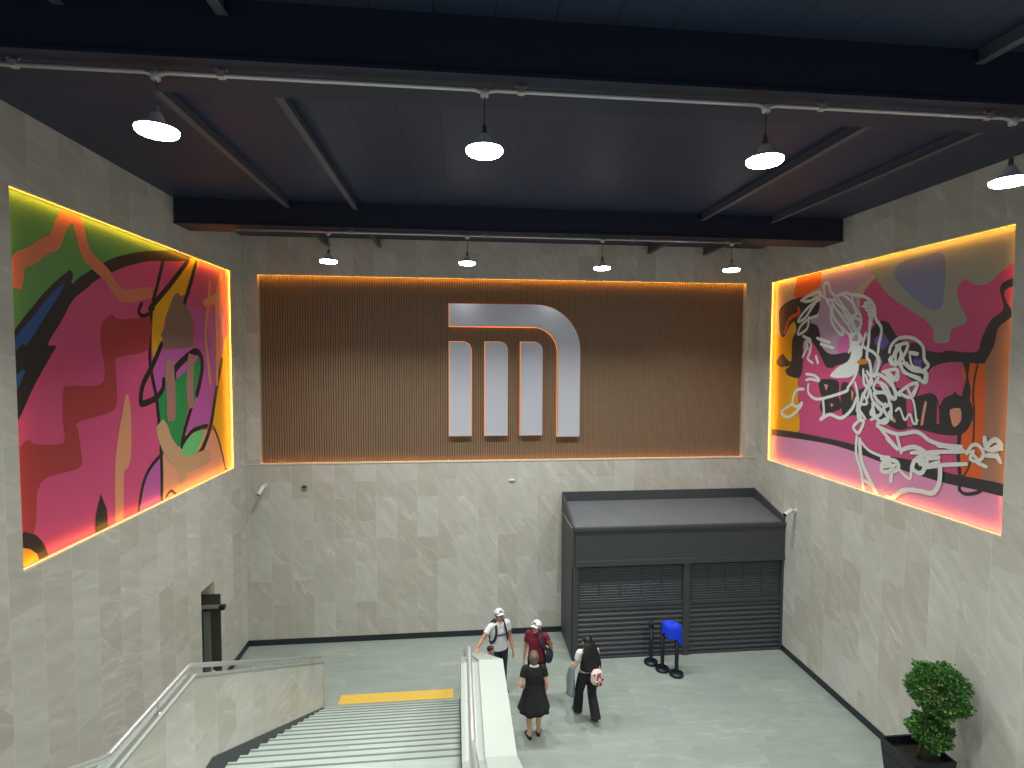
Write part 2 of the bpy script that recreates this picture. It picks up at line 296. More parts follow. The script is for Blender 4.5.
LEFT_ART = [
 ('green', 0, [(6.818,9.027),(10.323,8.983),(10.458,8.956),(9.425,8.653),(8.56,8.345),(8.183,8.141),(7.877,7.934),(7.639,7.955),(7.238,7.642),(6.81,7.138)]),
 ('purple', 0, [(10.101,7.132),(11.154,7.227),(11.26,7.743),(10.958,8.047),(11.486,9.001),(13.077,9.066),(12.668,7.284),(12.266,6.339),(11.848,5.602),(11.073,5.578),(10.717,5.434),(10.976,6.02),(11.237,6.455),(10.448,6.623),(9.84,6.35),(9.803,6.852)]),
 ('magenta', 0, [(11.486,9.001),(13.077,9.066),(12.931,8.317),(11.826,7.949),(11.072,8.001),(10.958,8.047)]),
 ('yellow', 0, [(12.677,7.486),(12.384,6.729),(12.107,6.089),(11.939,5.569),(12.207,5.142),(12.525,4.392),(13.301,4.321),(13.341,7.514)]),
 ('peach', 0, [(9.991,5.544),(11.888,5.469),(12.254,5.091),(12.577,4.381),(9.905,4.442),(9.974,5.191)]),
 ('purple', 0, [(9.949,5.338),(9.598,5.126),(9.383,4.902),(9.193,4.454),(9.906,4.46)]),
 ('black', 0, [(6.813,7.196),(7.248,7.692),(7.498,7.923),(7.774,8.132),(7.85,8.164),(7.895,8.111),(7.86,7.985),(8.02,8.103),(8.186,8.198),(8.562,8.404),(8.924,8.559),(9.428,8.719),(10.057,8.868),(10.562,8.958),(11.119,8.953),(10.998,8.862),(10.277,8.718),(9.769,8.634),(9.281,8.491),(8.914,8.359),(8.372,8.113),(8.165,7.971),(7.877,7.772),(7.661,7.487),(7.401,7.168),(7.521,7.149),(7.504,7.09),(7.175,6.679),(6.893,6.252),(6.766,6.22),(6.791,6.731)]),
 ('blue', 0, [(7.73,7.981),(7.558,7.738),(7.308,7.437),(7.074,7.156),(6.999,7.154),(6.886,7.063),(6.806,7.056),(6.84,7.162),(7.284,7.609),(7.493,7.808)]),
 ('blue', 0, [(6.99,6.855),(7.025,6.83),(6.883,6.586),(6.81,6.543),(6.819,6.73)]),
 ('yellow', 0, [(11.199,8.968),(11.527,8.969),(11.009,8.302),(10.738,8.137),(10.232,7.795),(10.081,7.396),(10.044,7.289),(9.78,7.007),(9.738,7.381),(9.79,7.826),(10.355,8.255)]),
 ('brown', 0, [(10.582,8.2),(10.956,7.99),(11.193,7.707),(11.175,7.345),(11.141,7.215),(10.135,7.15),(10.103,7.308),(10.018,7.41),(10.222,7.58),(10.23,7.759)]),
 ('dgreen', 0, [(9.87,6.32),(10.435,6.568),(10.896,6.761),(11.474,7.018),(11.459,6.716),(11.263,6.474),(11.178,6.081),(10.93,6.034),(10.666,5.525),(10.602,5.357),(10.378,5.393),(10.136,5.821),(9.911,5.873)]),
 ('lgreen', 0, [(11.574,5.532),(11.128,5.053),(10.811,5.033),(10.616,5.108),(10.712,5.339),(11.085,5.497)]),
 ('black', 0.065, [(10.162,8.722),(9.948,8.244),(9.815,7.981),(9.808,7.827)]),
 ('black', 0.077, [(11.069,8.886),(10.358,8.309),(9.69,7.817)]),
 ('black', 0.087, [(11.382,8.903),(11.135,8.473),(10.875,8.042)]),
 ('black', 0.066, [(9.762,7.874),(9.697,7.463),(9.668,7.182),(9.668,6.871),(9.747,6.571),(9.829,6.299),(9.881,5.911),(9.923,5.466),(9.934,5.022),(9.908,4.495)]),
 ('black', 0.08, [(10.042,7.247),(9.762,6.891),(9.446,6.559),(9.365,6.284),(9.448,6.235),(9.807,6.301),(10.035,6.447),(10.07,6.619)]),
 ('black', 0.103, [(10.438,6.623),(10.474,6.788),(10.908,7.01),(11.27,7.12),(11.495,7.002),(11.502,6.715),(11.269,6.254)]),
 ('black', 0.081, [(11.056,6.052),(10.788,5.654),(10.626,5.315)]),
 ('black', 0.066, [(10.676,5.364),(10.872,5.488),(11.153,5.573),(11.688,5.584)]),
 ('black', 0.097, [(12.446,6.971),(12.169,6.366),(12.06,6.093),(11.827,5.549),(11.46,5.149),(11.192,5.021)]),
 ('black', 0.046, [(11.975,5.531),(12.255,5.117),(12.552,4.409)]),
 ('black', 0.053, [(9.472,7.895),(9.375,7.739),(9.501,7.684),(9.695,7.738)]),
 ('black', 0.053, [(9.98,5.315),(9.599,5.143),(9.366,4.906),(9.217,4.496)]),
 ('black', 0.038, [(10.039,4.514),(10.21,4.58),(10.379,4.482)]),
 ('crimson', 0, [(8.698,7.636),(8.474,7.501),(8.418,7.265),(8.454,6.636),(7.738,6.613),(7.642,6.538),(7.615,6.17),(7.601,5.867),(7.108,5.932),(7.048,5.99),(6.926,5.949),(6.889,5.805),(6.902,4.845),(7.007,4.81),(7.091,4.941),(7.207,5.444),(7.874,5.478),(7.924,5.705),(7.88,6.002),(7.904,6.109),(8.546,6.176),(8.742,6.323),(8.738,6.943),(8.848,7.004),(9.565,7.106),(9.659,7.293),(9.691,7.649),(8.876,7.581)]),
 ('salmon', 0.148, [(6.937,7.87),(6.987,8.125),(7.172,8.23),(7.404,8.403),(7.572,8.484),(7.694,8.731),(7.845,8.9),(7.999,8.873),(8.128,8.509),(8.315,8.348),(8.577,8.23),(8.792,8.037),(9.045,7.961),(9.713,8.096)]),
 ('tan', 0, [(8.997,6.439),(9.084,6.082),(9.053,5.446),(8.965,5.255),(8.859,5.167),(8.797,4.412),(8.625,4.403),(8.644,5.29),(8.71,5.661),(8.826,6.032)]),
 ('tan', 0.088, [(11.94,8.592),(11.886,8.246),(11.751,7.778),(11.691,7.453),(11.777,6.95),(11.836,6.478)]),
 ('tan', 0.092, [(12.517,8.827),(12.239,8.285),(12.219,7.381),(12.172,6.431)]),
 ('tan', 0.134, [(11.675,8.12),(12.413,8.337)]),
 ('brownpink', 0.192, [(10.271,6.882),(10.299,6.41),(10.293,5.937)]),
 ('brownpink', 0.164, [(11.062,6.991),(10.997,6.467),(11.019,6.095)]),
 ('khaki', 0.19, [(9.95,5.762),(10.163,5.409),(10.586,5.028)]),
 ('khaki', 0.158, [(10.588,5.075),(10.626,4.725)]),
 ('khaki', 0.165, [(10.583,4.963),(11.082,4.942),(11.68,4.953)]),
 ('black', 0, [(8.308,5.007),(8.43,4.742),(8.452,4.367),(8.156,4.378),(8.182,4.722)]),
 ('black', 0, [(6.874,4.868),(6.994,4.854),(7.1,4.788),(7.218,4.621),(7.274,4.342),(6.848,4.339)]),
 ('yellow', 0, [(6.867,4.72),(6.985,4.666),(7.089,4.566),(7.166,4.333),(6.848,4.339)]),
]
RIGHT_ART = [
 ('taupe', 0, [(13.254,8.981),(9.698,8.984),(9.438,8.694),(9.92,8.185),(10.137,7.002),(12.975,7.757)]),
 ('lilac', 0, [(11.068,8.959),(9.698,8.984),(9.607,8.645),(10.012,8.432),(10.028,8.197),(9.893,7.594),(10.139,7.043),(10.73,7.107),(11.047,7.502),(11.109,7.724),(11.417,7.809),(11.119,8.227)]),
 ('greygreen', 0, [(9.699,9.003),(6.897,9.006),(6.923,8.397),(7.019,8.386),(7.2,8.272),(7.36,8.148),(7.581,8.178),(7.717,8.274),(7.847,8.151),(7.802,7.918),(7.691,7.712),(7.685,7.587),(7.921,7.49),(7.939,7.314),(8.078,7.279),(8.223,7.323),(8.261,7.525),(8.393,7.667),(8.516,7.751),(8.77,7.904),(9.213,8.206),(9.539,8.563)]),
 ('slate', 0, [(9.11,8.55),(8.895,8.287),(8.557,7.996),(8.325,7.863),(8.136,7.849),(8.076,8.149),(8.114,8.738),(8.563,8.773),(8.981,8.744)]),
 ('pinkhi', 0, [(10.531,7.398),(10.36,7.516),(10.165,7.608),(10.096,7.304),(10.2,7.144),(10.489,7.147)]),
 ('orange', 0, [(11.911,8.98),(11.07,9.002),(11.117,8.61),(11.775,8.431),(12.065,8.487)]),
 ('tanbrown', 0, [(7.398,6.964),(7.238,7.158),(7.134,7.478),(6.976,7.754),(6.848,5.008),(7.406,5.093),(7.313,5.482),(7.318,6.256),(7.358,6.783)]),
 ('orange', 0, [(7.717,6.819),(7.591,6.978),(7.367,6.979),(7.32,6.634),(7.311,6.105),(7.329,5.479),(7.344,5.138),(7.571,5.133),(7.665,5.335),(7.654,5.829),(7.563,6.373)]),
 ('yellow', 0, [(12.06,7.945),(11.883,7.792),(12.023,7.565),(11.846,6.998),(11.808,6.578),(11.762,5.972),(11.778,5.266),(13.081,5.187),(13.052,7.506),(12.375,7.531),(12.222,7.669)]),
 ('pinklow', 0, [(13.031,5.09),(12.597,5.176),(10.77,5.256),(10.0,5.232),(8.578,5.116),(7.916,5.087),(6.937,5.101),(6.902,4.334),(13.267,4.212)]),
 ('dark', 0, [(12.587,8.252),(12.216,8.409),(11.766,8.453),(11.205,8.368),(11.116,8.227),(11.157,8.056),(11.419,7.854),(11.177,7.761),(11.068,7.547),(11.026,7.327),(10.731,7.128),(10.2,7.144),(10.22,6.961),(10.525,6.888),(10.777,6.765),(11.004,6.847),(11.184,7.176),(11.54,7.454),(11.642,7.343),(11.626,6.998),(11.717,6.604),(12.134,6.614),(12.299,6.754),(12.106,6.854),(12.481,6.824),(12.678,6.946),(12.438,7.143),(12.272,7.045),(12.073,6.973),(12.057,7.472),(11.915,7.677),(12.0,7.893),(12.188,7.787),(12.376,7.555),(12.543,7.636),(12.6,7.983)]),
 ('magenta', 0, [(11.539,7.431),(11.294,7.379),(11.014,7.065),(10.843,6.849),(10.656,6.831),(10.776,6.743),(11.035,6.825),(11.319,7.178)]),
 ('redorange', 0.09, [(11.865,8.209),(11.822,8.09),(12.045,8.038),(12.234,7.933),(12.305,7.769),(12.36,7.652)]),
 ('dark', 0, [(10.429,7.126),(10.145,7.164),(9.825,7.278),(9.572,7.615),(9.442,7.721),(9.299,7.73),(9.167,7.666),(8.986,7.42),(8.764,7.306),(8.535,7.299),(8.37,7.176),(8.102,7.129),(7.976,7.16),(7.491,7.132),(7.414,7.32),(7.288,7.591),(7.103,7.752),(7.164,8.034),(7.107,8.142),(6.913,8.185),(6.908,8.086),(7.087,8.024),(7.081,7.894),(6.973,7.697),(6.997,7.613),(7.164,7.48),(7.211,7.232),(7.322,7.009),(7.397,6.955),(7.923,6.976),(8.278,6.856),(8.384,6.616),(8.72,6.689),(8.94,6.897),(9.262,6.93),(9.442,6.663),(9.797,6.65),(9.992,6.843),(10.359,6.878)]),
 ('violet', 0, [(9.313,7.526),(9.152,7.335),(9.297,7.191),(9.521,7.32),(9.501,7.422)]),
 ('violet', 0, [(8.625,7.023),(8.441,7.007),(8.456,6.887),(8.599,6.909)]),
 ('lilac', 0, [(9.416,7.155),(9.311,6.967),(9.442,6.663),(9.566,6.658),(9.503,6.928)]),
 ('orange2', 0, [(9.947,7.022),(9.684,7.023),(9.687,6.926),(9.914,6.904)]),
 ('dark', 0, [(11.039,6.561),(10.511,6.582),(10.426,6.419),(10.448,6.25),(10.321,6.052),(10.481,5.933),(10.842,5.854),(11.012,5.954),(10.94,6.173),(11.028,6.32)]),
 ('peach', 0, [(10.89,6.48),(10.763,6.465),(10.82,6.333)]),
 ('peach', 0, [(10.683,6.085),(10.559,6.052),(10.648,6.002)]),
 ('dark', 0, [(10.371,6.484),(10.115,6.517),(9.913,6.288),(9.788,6.454),(8.878,6.503),(8.742,6.369),(8.574,6.363),(8.259,6.453),(8.123,6.379),(8.08,6.25),(7.995,6.388),(7.855,6.455),(7.811,6.514),(7.751,6.454),(7.564,6.398),(7.491,6.224),(7.514,6.036),(7.655,5.845),(7.949,5.787),(8.229,5.798),(8.59,5.819),(8.887,5.744),(9.211,5.832),(9.708,5.871),(10.004,5.899),(10.295,5.848)]),
 ('magenta', 0, [(8.742,6.369),(8.594,6.344),(8.591,5.836),(8.695,5.823)]),
 ('magenta', 0, [(8.12,6.312),(8.077,6.184),(8.066,5.953),(8.113,5.947)]),
 ('peach', 0, [(10.083,6.417),(10.005,6.341),(10.051,6.157)]),
 ('peach', 0, [(8.357,6.293),(8.317,6.28),(8.349,6.072),(8.371,5.916),(8.42,5.893),(8.399,6.084)]),
 ('peach', 0, [(7.879,6.203),(7.731,6.248),(7.688,6.205),(7.688,6.047),(7.796,5.938),(7.854,6.043)]),
 ('peach', 0, [(9.058,6.035),(8.939,5.901),(8.982,5.86),(9.053,5.925)]),
 ('dark', 0, [(7.69,6.977),(7.63,6.759),(7.677,6.506),(7.679,6.364),(7.563,6.388),(7.546,6.545),(7.597,6.76),(7.582,6.962)]),
 ('dark', 0.028, [(7.445,6.963),(7.496,6.686),(7.5,6.424),(7.475,6.226),(7.467,5.719),(7.516,5.365),(7.623,5.153)]),
 ('dark', 0.064, [(7.692,5.855),(7.709,5.55),(7.656,5.145)]),
 ('dark', 0, [(13.038,5.245),(12.601,5.263),(11.806,5.309),(10.773,5.32),(10.004,5.313),(9.207,5.233),(8.585,5.256),(7.921,5.185),(7.332,5.202),(6.942,5.195),(6.934,5.036),(7.371,5.024),(7.913,5.006),(8.574,5.029),(9.2,5.084),(9.998,5.172),(10.768,5.202),(11.799,5.157),(13.031,5.09)]),
 ('dark', 0.056, [(7.655,5.05),(7.656,4.954),(7.55,4.917),(7.385,4.974),(7.278,5.062)]),
 ('white', 0, [(10.153,7.346),(9.852,7.278),(9.816,7.081),(9.944,6.963),(9.887,6.884),(10.067,6.68),(10.406,6.628),(10.709,6.66),(10.476,6.855),(10.193,6.982),(10.117,7.163)]),
 ('white', 0.051, [(11.761,8.361),(11.567,8.431),(11.178,8.496),(11.089,8.42),(11.406,8.334),(11.652,8.336)]),
 ('white', 0.045, [(10.944,8.36),(10.988,8.624),(10.863,8.649),(10.761,8.445),(10.574,8.339),(10.371,8.377),(10.143,8.317),(9.791,8.23),(9.555,8.051),(9.504,7.801),(9.365,7.622),(9.358,7.472),(9.399,7.324),(9.415,7.144)]),
 ('white', 0.047, [(11.171,8.342),(11.365,8.174),(11.599,7.957),(11.85,7.893),(11.711,8.046),(11.402,8.233),(11.085,8.333)]),
 ('white', 0.047, [(11.459,7.969),(11.517,7.711),(11.836,7.592),(11.746,7.784),(11.457,7.924),(11.154,7.975)]),
 ('white', 0.047, [(10.893,8.28),(10.744,8.09),(10.733,7.85),(10.509,7.585),(10.36,7.526),(10.404,7.65),(10.659,7.908),(10.715,8.113)]),
 ('white', 0.043, [(10.718,8.187),(10.417,7.941),(10.118,7.774)]),
 ('white', 0.042, [(10.573,8.318),(10.298,8.049),(10.12,7.827),(10.0,7.6)]),
 ('white', 0.041, [(10.17,8.319),(10.021,8.044),(9.878,7.848),(9.894,7.624),(10.068,7.527),(10.228,7.754),(10.15,7.869),(9.988,7.916)]),
 ('white', 0.04, [(9.846,8.06),(9.577,7.977),(9.635,7.609),(9.679,7.467)]),
 ('white', 0.036, [(9.71,8.143),(9.603,7.856),(9.513,7.996)]),
 ('white', 0.043, [(11.644,7.067),(11.498,7.294),(11.538,7.415),(11.362,7.38),(11.388,7.179),(11.461,7.03),(11.28,6.932)]),
 ('white', 0.05, [(11.18,7.088),(11.106,6.933)]),
 ('white', 0.049, [(11.164,7.485),(10.742,7.369)]),
 ('white', 0.048, [(11.04,7.349),(10.629,7.254)]),
 ('white', 0.051, [(11.652,7.549),(11.366,7.448)]),
 ('white', 0.045, [(9.973,7.59),(10.144,7.386),(9.895,7.358),(9.944,7.557)]),
 ('white', 0.047, [(11.407,6.456),(11.398,6.264),(11.136,6.136),(10.698,6.218),(10.204,6.37),(10.168,6.439),(10.01,6.63),(9.912,6.844)]),
 ('white', 0.046, [(11.505,6.68),(11.21,6.655),(11.039,6.548),(11.325,6.572),(11.498,6.543)]),
 ('white', 0.053, [(11.56,6.334),(11.85,6.275),(11.97,5.988),(11.777,5.901),(11.617,6.017),(11.685,5.893),(12.089,5.632),(12.393,5.722),(11.968,5.955)]),
 ('white', 0.051, [(10.907,6.153),(10.86,5.82),(10.983,5.686),(10.681,5.839),(10.325,5.803),(10.037,6.017),(9.912,6.268)]),
 ('white', 0.05, [(9.642,7.773),(9.65,7.399),(9.686,7.071),(9.604,6.946),(9.565,6.647),(9.713,6.36),(9.835,6.045),(9.772,5.824)]),
 ('white', 0.043, [(9.733,7.528),(9.789,7.277),(9.513,7.145),(9.383,6.972),(9.467,6.681)]),
 ('white', 0.043, [(9.768,6.817),(9.72,6.516),(9.524,6.573),(9.673,6.79)]),
 ('white', 0.048, [(9.568,6.697),(9.348,6.728),(9.059,6.548),(8.959,6.336),(9.048,6.311),(9.205,6.523),(9.427,6.606)]),
 ('white', 0.047, [(9.278,6.781),(8.959,6.834),(8.951,6.644),(9.185,6.801)]),
 ('white', 0.049, [(9.478,6.375),(9.199,6.393),(9.101,6.233),(9.188,6.152),(9.378,6.236),(9.477,6.356)]),
 ('white', 0.049, [(9.489,6.078),(9.534,5.967),(9.36,5.947),(9.276,6.05),(9.445,6.187)]),
 ('white', 0.048, [(9.065,6.2),(9.055,5.98),(9.214,5.888),(9.377,5.793)]),
 ('white', 0.032, [(8.947,6.082),(8.861,6.136),(8.744,5.942),(8.643,6.059),(8.552,5.894),(8.474,5.973)]),
 ('white', 0.032, [(8.657,6.357),(8.57,6.276),(8.491,5.901)]),
 ('white', 0.045, [(8.904,6.412),(8.666,6.568),(8.503,6.593),(8.657,6.357),(8.874,6.414)]),
 ('white', 0.045, [(9.143,7.141),(9.093,7.284),(8.919,7.4),(8.642,7.389),(8.433,7.245),(8.391,7.024),(8.31,6.913),(8.412,6.802),(8.333,6.787),(8.345,6.626),(8.507,6.686),(8.783,6.793),(8.929,6.951),(9.076,6.932),(9.138,7.023)]),
 ('white', 0.046, [(9.001,7.258),(8.749,7.298),(8.798,7.112),(8.965,6.951),(8.995,7.114),(8.891,7.256)]),
 ('white', 0.051, [(8.693,7.136),(8.527,7.11)]),
 ('white', 0.058, [(8.79,6.952),(8.616,6.841),(8.413,6.819)]),
 ('white', 0.048, [(9.866,6.211),(9.849,5.843),(9.705,5.803),(9.836,5.559),(9.976,5.66),(9.847,5.786)]),
 ('white', 0.047, [(9.876,5.493),(9.873,5.133),(9.725,4.811),(9.643,4.446)]),
 ('white', 0.064, [(9.794,5.451),(9.735,5.039),(9.538,4.745),(9.316,4.469)]),
 ('white', 0.038, [(9.752,5.402),(9.562,5.266),(9.242,5.208),(9.043,5.225)]),
 ('white', 0.057, [(9.239,5.157),(8.883,5.171),(8.876,5.019),(9.193,4.923),(9.2,5.084),(9.002,5.067),(9.0,4.777)]),
 ('white', 0.039, [(8.839,5.049),(8.59,4.923),(8.568,5.154)]),
 ('white', 0.049, [(9.468,6.166),(9.484,5.972),(9.235,5.83),(9.106,5.926),(9.247,6.098)]),
 ('white', 0.05, [(9.376,5.759),(8.906,5.669),(8.485,5.763),(8.242,5.661),(8.051,5.623),(7.852,5.623),(7.645,5.64)]),
 ('white', 0.047, [(9.302,5.727),(8.855,5.387),(9.128,5.551)]),
 ('white', 0.046, [(8.906,5.669),(8.789,5.344)]),
 ('white', 0.057, [(8.792,5.397),(8.523,5.496),(8.29,5.432),(8.264,5.29),(8.358,5.075),(8.537,5.111),(8.482,5.276),(8.309,5.206)]),
 ('white', 0.047, [(8.519,5.409),(8.317,5.376)]),
 ('white', 0.047, [(8.242,5.457),(7.58,5.58)]),
 ('white', 0.045, [(8.238,5.356),(8.023,5.412)]),
 ('white', 0.047, [(8.263,5.189),(7.95,5.294),(7.55,5.389)]),
 ('white', 0.039, [(7.557,5.545),(7.474,5.692),(7.371,5.709),(7.287,5.593),(7.36,5.473),(7.492,5.479),(7.446,5.617)]),
 ('white', 0.041, [(7.382,5.445),(7.236,5.41)]),
 ('white', 0.043, [(7.284,5.851),(7.238,5.753),(7.117,5.849),(7.025,5.757),(7.132,5.671),(7.26,5.674)]),
 ('white', 0.042, [(7.23,5.588),(7.106,5.6),(7.044,5.533)]),
 ('white', 0.038, [(10.187,7.523),(10.097,7.336),(10.17,7.152)]),
 ('white', 0.037, [(9.905,7.561),(9.798,7.353),(9.834,7.176)]),
 ('white', 0.042, [(10.397,7.693),(10.224,7.551),(10.077,7.492)]),
 ('white', 0.042, [(9.367,6.679),(9.485,6.476),(9.354,6.385)]),
 ('white', 0.041, [(9.331,6.582),(9.169,6.397),(8.987,6.314)]),
 ('white', 0.04, [(9.747,6.36),(9.787,6.152),(9.629,6.166),(9.711,6.311)]),
 ('white', 0.042, [(9.55,6.422),(9.507,6.251),(9.34,6.091),(9.231,6.053),(9.186,6.202)]),
 ('white', 0.044, [(8.937,6.787),(9.026,6.619),(9.217,6.78)]),
 ('white', 0.044, [(9.963,6.554),(9.871,6.249),(9.894,5.988)]),
 ('white', 0.042, [(9.504,6.176),(9.423,5.933),(9.524,5.86)]),
 ('white', 0.041, [(9.146,5.903),(9.064,6.069),(9.023,5.917)]),
 ('white', 0.036, [(8.85,6.929),(8.808,6.79),(8.614,6.74),(8.453,6.7)]),
 ('white', 0.035, [(8.613,6.727),(8.399,6.64)]),
 ('white', 0.04, [(8.348,6.78),(8.372,6.619)]),
 ('white', 0.037, [(9.11,7.069),(8.985,6.904),(8.879,7.091),(8.943,7.257),(9.078,7.021)]),
 ('white', 0.033, [(8.883,7.186),(8.788,6.952)]),
 ('white', 0.036, [(8.987,6.94),(8.726,6.953)]),
 ('white', 0.032, [(8.684,7.09),(8.622,6.909),(8.455,6.863)]),
 ('white', 0.038, [(8.714,6.541),(8.597,6.365),(8.49,6.575)]),
 ('white', 0.043, [(9.696,6.718),(9.585,6.471),(9.624,6.267)]),
 ('white', 0.043, [(9.798,5.997),(9.656,5.857)]),
 ('white', 0.037, [(9.06,6.618),(8.933,6.412),(8.846,6.371)]),
 ('white', 0.047, [(8.456,5.328),(8.313,5.304),(8.395,5.215)]),
 ('white', 0.047, [(8.578,5.381),(8.291,5.461)]),
 ('white', 0.039, [(8.234,5.413),(8.026,5.478)]),
 ('white', 0.039, [(8.202,5.346),(8.022,5.396)]),
 ('white', 0.039, [(8.279,5.208),(8.019,5.337)]),
 ('white', 0.04, [(9.137,5.148),(8.936,5.056),(9.093,4.944)]),
 ('white', 0.04, [(9.197,5.003),(8.843,5.126)]),
 ('white', 0.046, [(9.642,4.659),(9.421,4.597)]),
 ('white', 0.046, [(9.006,4.457),(8.787,4.62),(8.49,4.77)]),
 ('white', 0.036, [(7.497,5.595),(7.371,5.5)]),
 ('white', 0.04, [(7.282,5.838),(7.25,5.715),(7.138,5.816),(7.032,5.783),(7.134,5.716)]),
 ('white', 0.037, [(7.274,5.677),(7.006,5.712)]),
 ('white', 0.037, [(7.243,5.571),(7.054,5.59)]),
 ('white', 0.037, [(7.081,5.63),(7.02,5.511)]),
 ('white', 0.032, [(8.105,5.618),(7.841,5.59),(7.61,5.61)]),
 ('white', 0.036, [(8.091,5.649),(8.025,5.588),(7.786,5.641)]),
 ('white', 0.039, [(10.641,8.303),(10.497,8.14),(10.287,8.048),(10.122,7.869)]),
 ('white', 0.039, [(10.75,8.29),(10.562,8.074),(10.346,7.839),(10.206,7.71)]),
 ('white', 0.04, [(11.09,8.455),(10.86,8.302),(10.57,8.245)]),
 ('white', 0.038, [(10.544,8.201),(10.268,7.935),(10.036,7.606)]),
 ('white', 0.038, [(10.398,8.345),(10.134,8.184),(9.981,7.937)]),
 ('white', 0.036, [(9.781,8.122),(9.707,7.964),(9.512,7.971),(9.581,8.077),(9.781,8.122)]),
 ('white', 0.036, [(9.671,7.911),(9.563,7.68)]),
 ('white', 0.037, [(10.186,7.745),(10.011,7.837),(9.83,7.722),(9.999,7.578)]),
 ('white', 0.057, [(7.997,5.243),(8.003,4.988),(8.116,4.79),(8.378,4.759),(8.697,4.698),(8.91,4.509),(9.074,4.381)]),
]
# ------------------------------------------------------------------ staircase
SX0, SX1 = -2.63, 0.04
RISE, GO, N1 = 0.17, 0.33, 15
LAND = RISE * N1                                     # 2.55 m landing
Y0 = 10.5; YL = Y0 - GO * (N1 - 1)                   # first riser, landing edge
YU = 4.2                                             # first riser of the upper flight
def stairs():
    prof = [(Y0 + 0.0, 0.0)]
    y, z = Y0, 0.0
    for k in range(N1):
        prof.append((y, z + RISE)); z += RISE
        if k < N1 - 1: y -= GO; prof.append((y, z))
    y = YU; prof.append((y, z))
    for k in range(9):
        prof.append((y, z + RISE)); z += RISE; y -= GO; prof.append((y, z))
    prof.append((y, 0.0))
    mb = MB(); mb.prism(prof, 'x', SX0, SX1)
    bmesh.ops.recalc_face_normals(mb.bm, faces=mb.bm.faces)
    for f in mb.bm.faces:
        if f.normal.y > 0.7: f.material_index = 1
    # stone nosing lips, and a thin dark strip near each tread edge
    y, z = Y0, 0.0
    for k in range(N1):
        mb.box(SX0, SX1, y, y + 0.012, z + RISE - 0.035, z + RISE, 0); mb.box(SX0 + .01, SX1 - .01, y - .04, y - .014, z + RISE - .004, z + RISE + .003, 2); z += RISE; y -= GO
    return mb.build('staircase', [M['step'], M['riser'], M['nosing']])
struct(stairs(), 'pale stone staircase coming down to the yellow floor strip', 'stairs')
SL = RISE / GO
CAPL = [(1.5, 3.79 + SL * (YU - 1.5)), (YU, 3.79), (5.55, 3.79), (10.68, 0.97)]
CAPR = [(1.5, 3.77 + SL * (4.14 - 1.5)), (4.14, 3.77), (5.53, 3.77), (10.68, 0.97)]
def stair_wall(x0, x1, cap, label, inner, ledge=None):
    poly = [(1.5, 0.0)] + cap + [(10.68, 0.0)]
    w = MB(); w.prism(poly, 'x', x0, x1); o = struct(w.build('stair_wall', M['tile_y']), label, 'wall')
    th = 0.03
    def strip(a, b, lift, t):
        top = [(y, z + lift + t) for y, z in cap]; bot = [(y, z + lift) for y, z in reversed(cap)]
        top[-1] = (top[-1][0] + 0.012, top[-1][1]); bot[0] = (bot[0][0] + 0.012, bot[0][1])
        m = MB(); m.prism(top + bot, 'x', a, b); return m
    c = strip(x0 - 0.012, x1 + 0.012, 0.0, th).build('coping', M['coping'], o); c['label'] = 'white stone coping'
    if ledge: strip(ledge[0], ledge[1], th, 0.022).build('coping', M['coping'], o)
    # sawtooth skirting along the steps
    sk = [(Y0 + 0.05, 0.0), (Y0 + 0.05, 0.16)]
    sk += [(YL - 0.01, LAND + 0.16), (YU + 0.02, LAND + 0.16), (2.0, LAND + 0.16 + SL * (YU - 2.0)), (2.0, LAND - 0.3)]
    sk += [(YL + 0.02, LAND - 0.3)]
    m = MB(); m.prism(sk, 'x', *((inner, inner + 0.014) if inner < -1 else (inner - 0.014, inner)))
    k = m.build('skirting', M['skirting'], o); k['label'] = 'black skirting following the steps'
    return o
stair_wall(-2.78, SX0, CAPL, 'low stone stair wall left of the steps', SX0)
stair_wall(0.04, 0.46, CAPR, 'wide white topped stair wall right of the steps', 0.04, (0.215, 0.47))

def handrail(x, path, posts, label, cap):
    root = empty('handrail', (x, path[-1][0], path[-1][1] - 0.12)); tag(root, label, 'handrail')
    def loc(p): return Vector(p) - root.location
    pts = [(x, y, z) for y, z in path]
    sm = []
    for i, p in enumerate(pts):                        # small rounded bends
        p = Vector(p)
        if 0 < i < len(pts) - 1:
            a = (Vector(pts[i - 1]) - p).normalized(); b = (Vector(pts[i + 1]) - p).normalized()
            for t in (1, .5, 0): sm.append(p + a * 0.06 * t + b * 0.06 * (0 if t else 0) + (a + b) * 0.012 * (1 - t))
            for t in (.5, 1): sm.append(p + b * 0.06 * t)
        else: sm.append(p)
    MB().tube([loc(p) for p in sm], 0.026, 14).build('rail_tube', M['steel'], root)
    MB().ball(loc(pts[-1]), 0.027, 12).build('end_cap', M['steel'], root)
    for y in posts:
        def zat(line):
            for (a, za), (b, zb) in zip(line, line[1:]):
                if a <= y <= b: return za + (zb - za) * (y - a) / (b - a)
        z1 = zat(path); z0 = zat(cap) + 0.028
        MB().tube([loc((x, y, z0)), loc((x, y, z1))], 0.008, 8).lathe([(0, 0.0), (0.03, 0.0), (0.03, 0.008), (0.009, 0.014)], loc((x, y, z0)), 12).build('bracket', M['steel'], root)
def lift(cap, d): return [(y, z + d) for y, z in cap]
RL = [(1.6, 3.95 + SL * (4.24 - 1.6)), (4.24, 3.95), (5.51, 3.93), (10.48, 1.2)]
RR = [(1.6, 3.95 + SL * (4.1 - 1.6)), (4.1, 3.95), (5.55, 3.94), (10.45, 1.22)]
handrail(-2.668, RL, (2.6, 4.95, 6.0, 7.1, 8.2, 9.1, 9.95), 'stainless handrail on the left low stair wall', CAPL)
